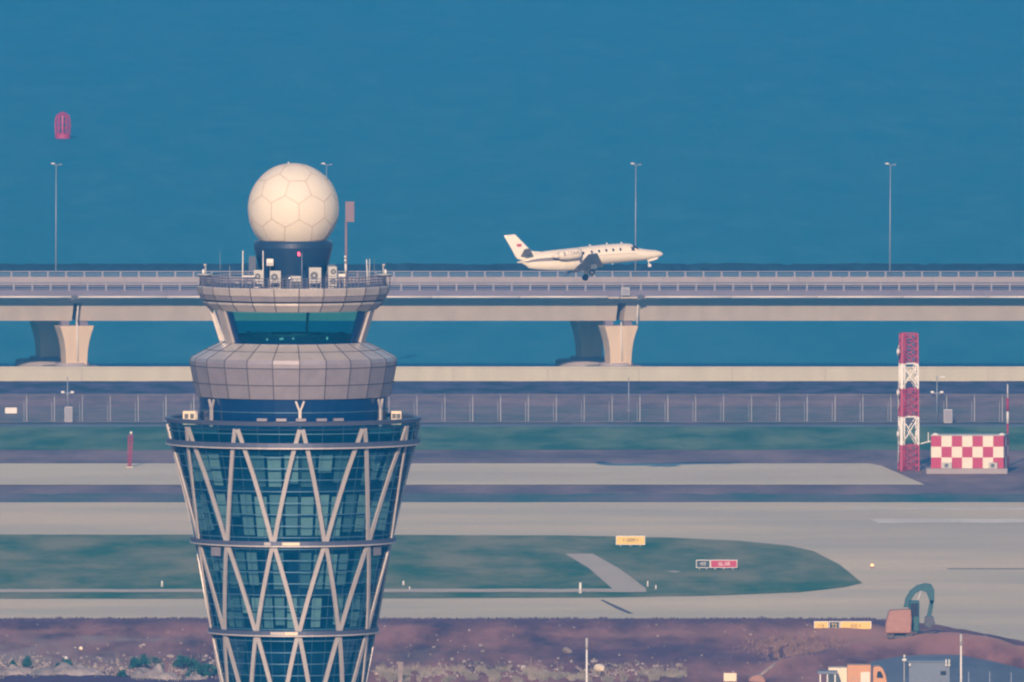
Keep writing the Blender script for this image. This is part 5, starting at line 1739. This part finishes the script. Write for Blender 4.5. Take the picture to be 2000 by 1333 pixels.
# excavator on the edge of the pavement
b0 = gz(1757, 1258)
YE = b0.y
t = thing('excavator', 'small excavator with an orange body and an arched teal boom', 'excavator', b0)
def EX(px): return W(px, 1220, YE).x
def EZ(py): return W(1757, py, YE).z
for x0, x1 in ((1733, 1746), (1769, 1782)):
    mb = MB(); mb.bx(EX(x0), EX(x1), YE - .2, YE + 3.0, b0.z - .05, EZ(1240)); o = mb.build('track', M['steel_dark'], t, bevel=.18, seg=3)
    mb = MB()
    for i in range(9): mb.bx(EX(x0) - .01, EX(x1) + .01, YE - .23, YE - .19, b0.z + .02 + i * .08, b0.z + .06 + i * .08)
    mb.build('track_shoe', M['trim_shade'], o)
mb = MB(); mb.bx(EX(1746), EX(1769), YE + .3, YE + 2.4, EZ(1252), EZ(1240)); mb.build('undercarriage', M['steel_dark'], t)
mb = MB(); mb.prism([(1729, 1237), (1729, 1222), (1732, 1208), (1737, 1192), (1779, 1190), (1781, 1210), (1779, 1237)], YE - .5, YE + 1.0, fn=lambda a, b, d: W(a, b, YE) + Vector((0, d - YE, 0))); mb.build('counterweight', M['digger'], t, bevel=.12)
mb = MB(); mb.bx(EX(1733), EX(1783), YE + 1.02, YE + 3.0, EZ(1238), EZ(1206)); mb.build('engine_house', M['teal'], t, bevel=.06)
mb = MB(); mb.bx(EX(1776), EX(1796), YE + 1.2, YE + 2.9, EZ(1236), EZ(1176)); c_ = mb.build('cab', M['teal'], t, bevel=.08)
mb = MB(); mb.bx(EX(1778.5), EX(1793.5), YE + 1.16, YE + 1.19, EZ(1206), EZ(1180)); mb.build('window', M['window'], c_)
boom = [(1766, 1190), (1770, 1172), (1779, 1157), (1792, 1147), (1808, 1143), (1820, 1145), (1826, 1156), (1826, 1178), (1820, 1188), (1815, 1172), (1810, 1160), (1800, 1158), (1789, 1163), (1782, 1173), (1779, 1190)]
mb = MB(); mb.prism(boom, YE + 3.1, YE + 3.6, fn=lambda a, b, d: W(a, b, YE) + Vector((0, d - YE, 0))); mb.build('boom', M['teal'], t, bevel=.04)
mb = MB(); mb.bar(W(1822, 1176, YE) + Vector((0, 3.3, 0)), W(1815, 1212, YE) + Vector((0, 3.3, 0)), .38, .4); mb.build('stick', M['teal'], t, bevel=.03)
mb = MB(); mb.prism([(1808, 1208), (1824, 1208), (1828, 1222), (1818, 1232), (1806, 1226)], YE + 2.8, YE + 3.9, fn=lambda a, b, d: W(a, b, YE) + Vector((0, d - YE, 0))); mb.build('bucket', M['steel_dark'], t, bevel=.05)
mb = MB(); mb.tube(W(1790, 1190, YE) + Vector((0, 3.1, 0)), W(1800, 1158, YE) + Vector((0, 3.1, 0)), .1, n=8); mb.build('hydraulic_ram', M['acgrey'], t)

# ------------------------------------------------------------------ the air itself
hz = bpy.data.materials.new('haze_air')
hz.use_nodes = True
nt = hz.node_tree
for n_ in list(nt.nodes):
    if n_.type != 'OUTPUT_MATERIAL': nt.nodes.remove(n_)
pv = nt.nodes.new('ShaderNodeVolumePrincipled')
pv.inputs['Color'].default_value = (0.02, 0.37, 1.0, 1)
pv.inputs['Density'].default_value = 1.6e-4
pv.inputs['Anisotropy'].default_value = 0.0
nt.links.new(pv.outputs[0], nt.nodes['Material Output'].inputs['Volume'])
mb = MB(); mb.bx(-15000, 15000, -1000, 27000, -3.6, 124)
tag(mb.build('haze', hz), kind='stuff')
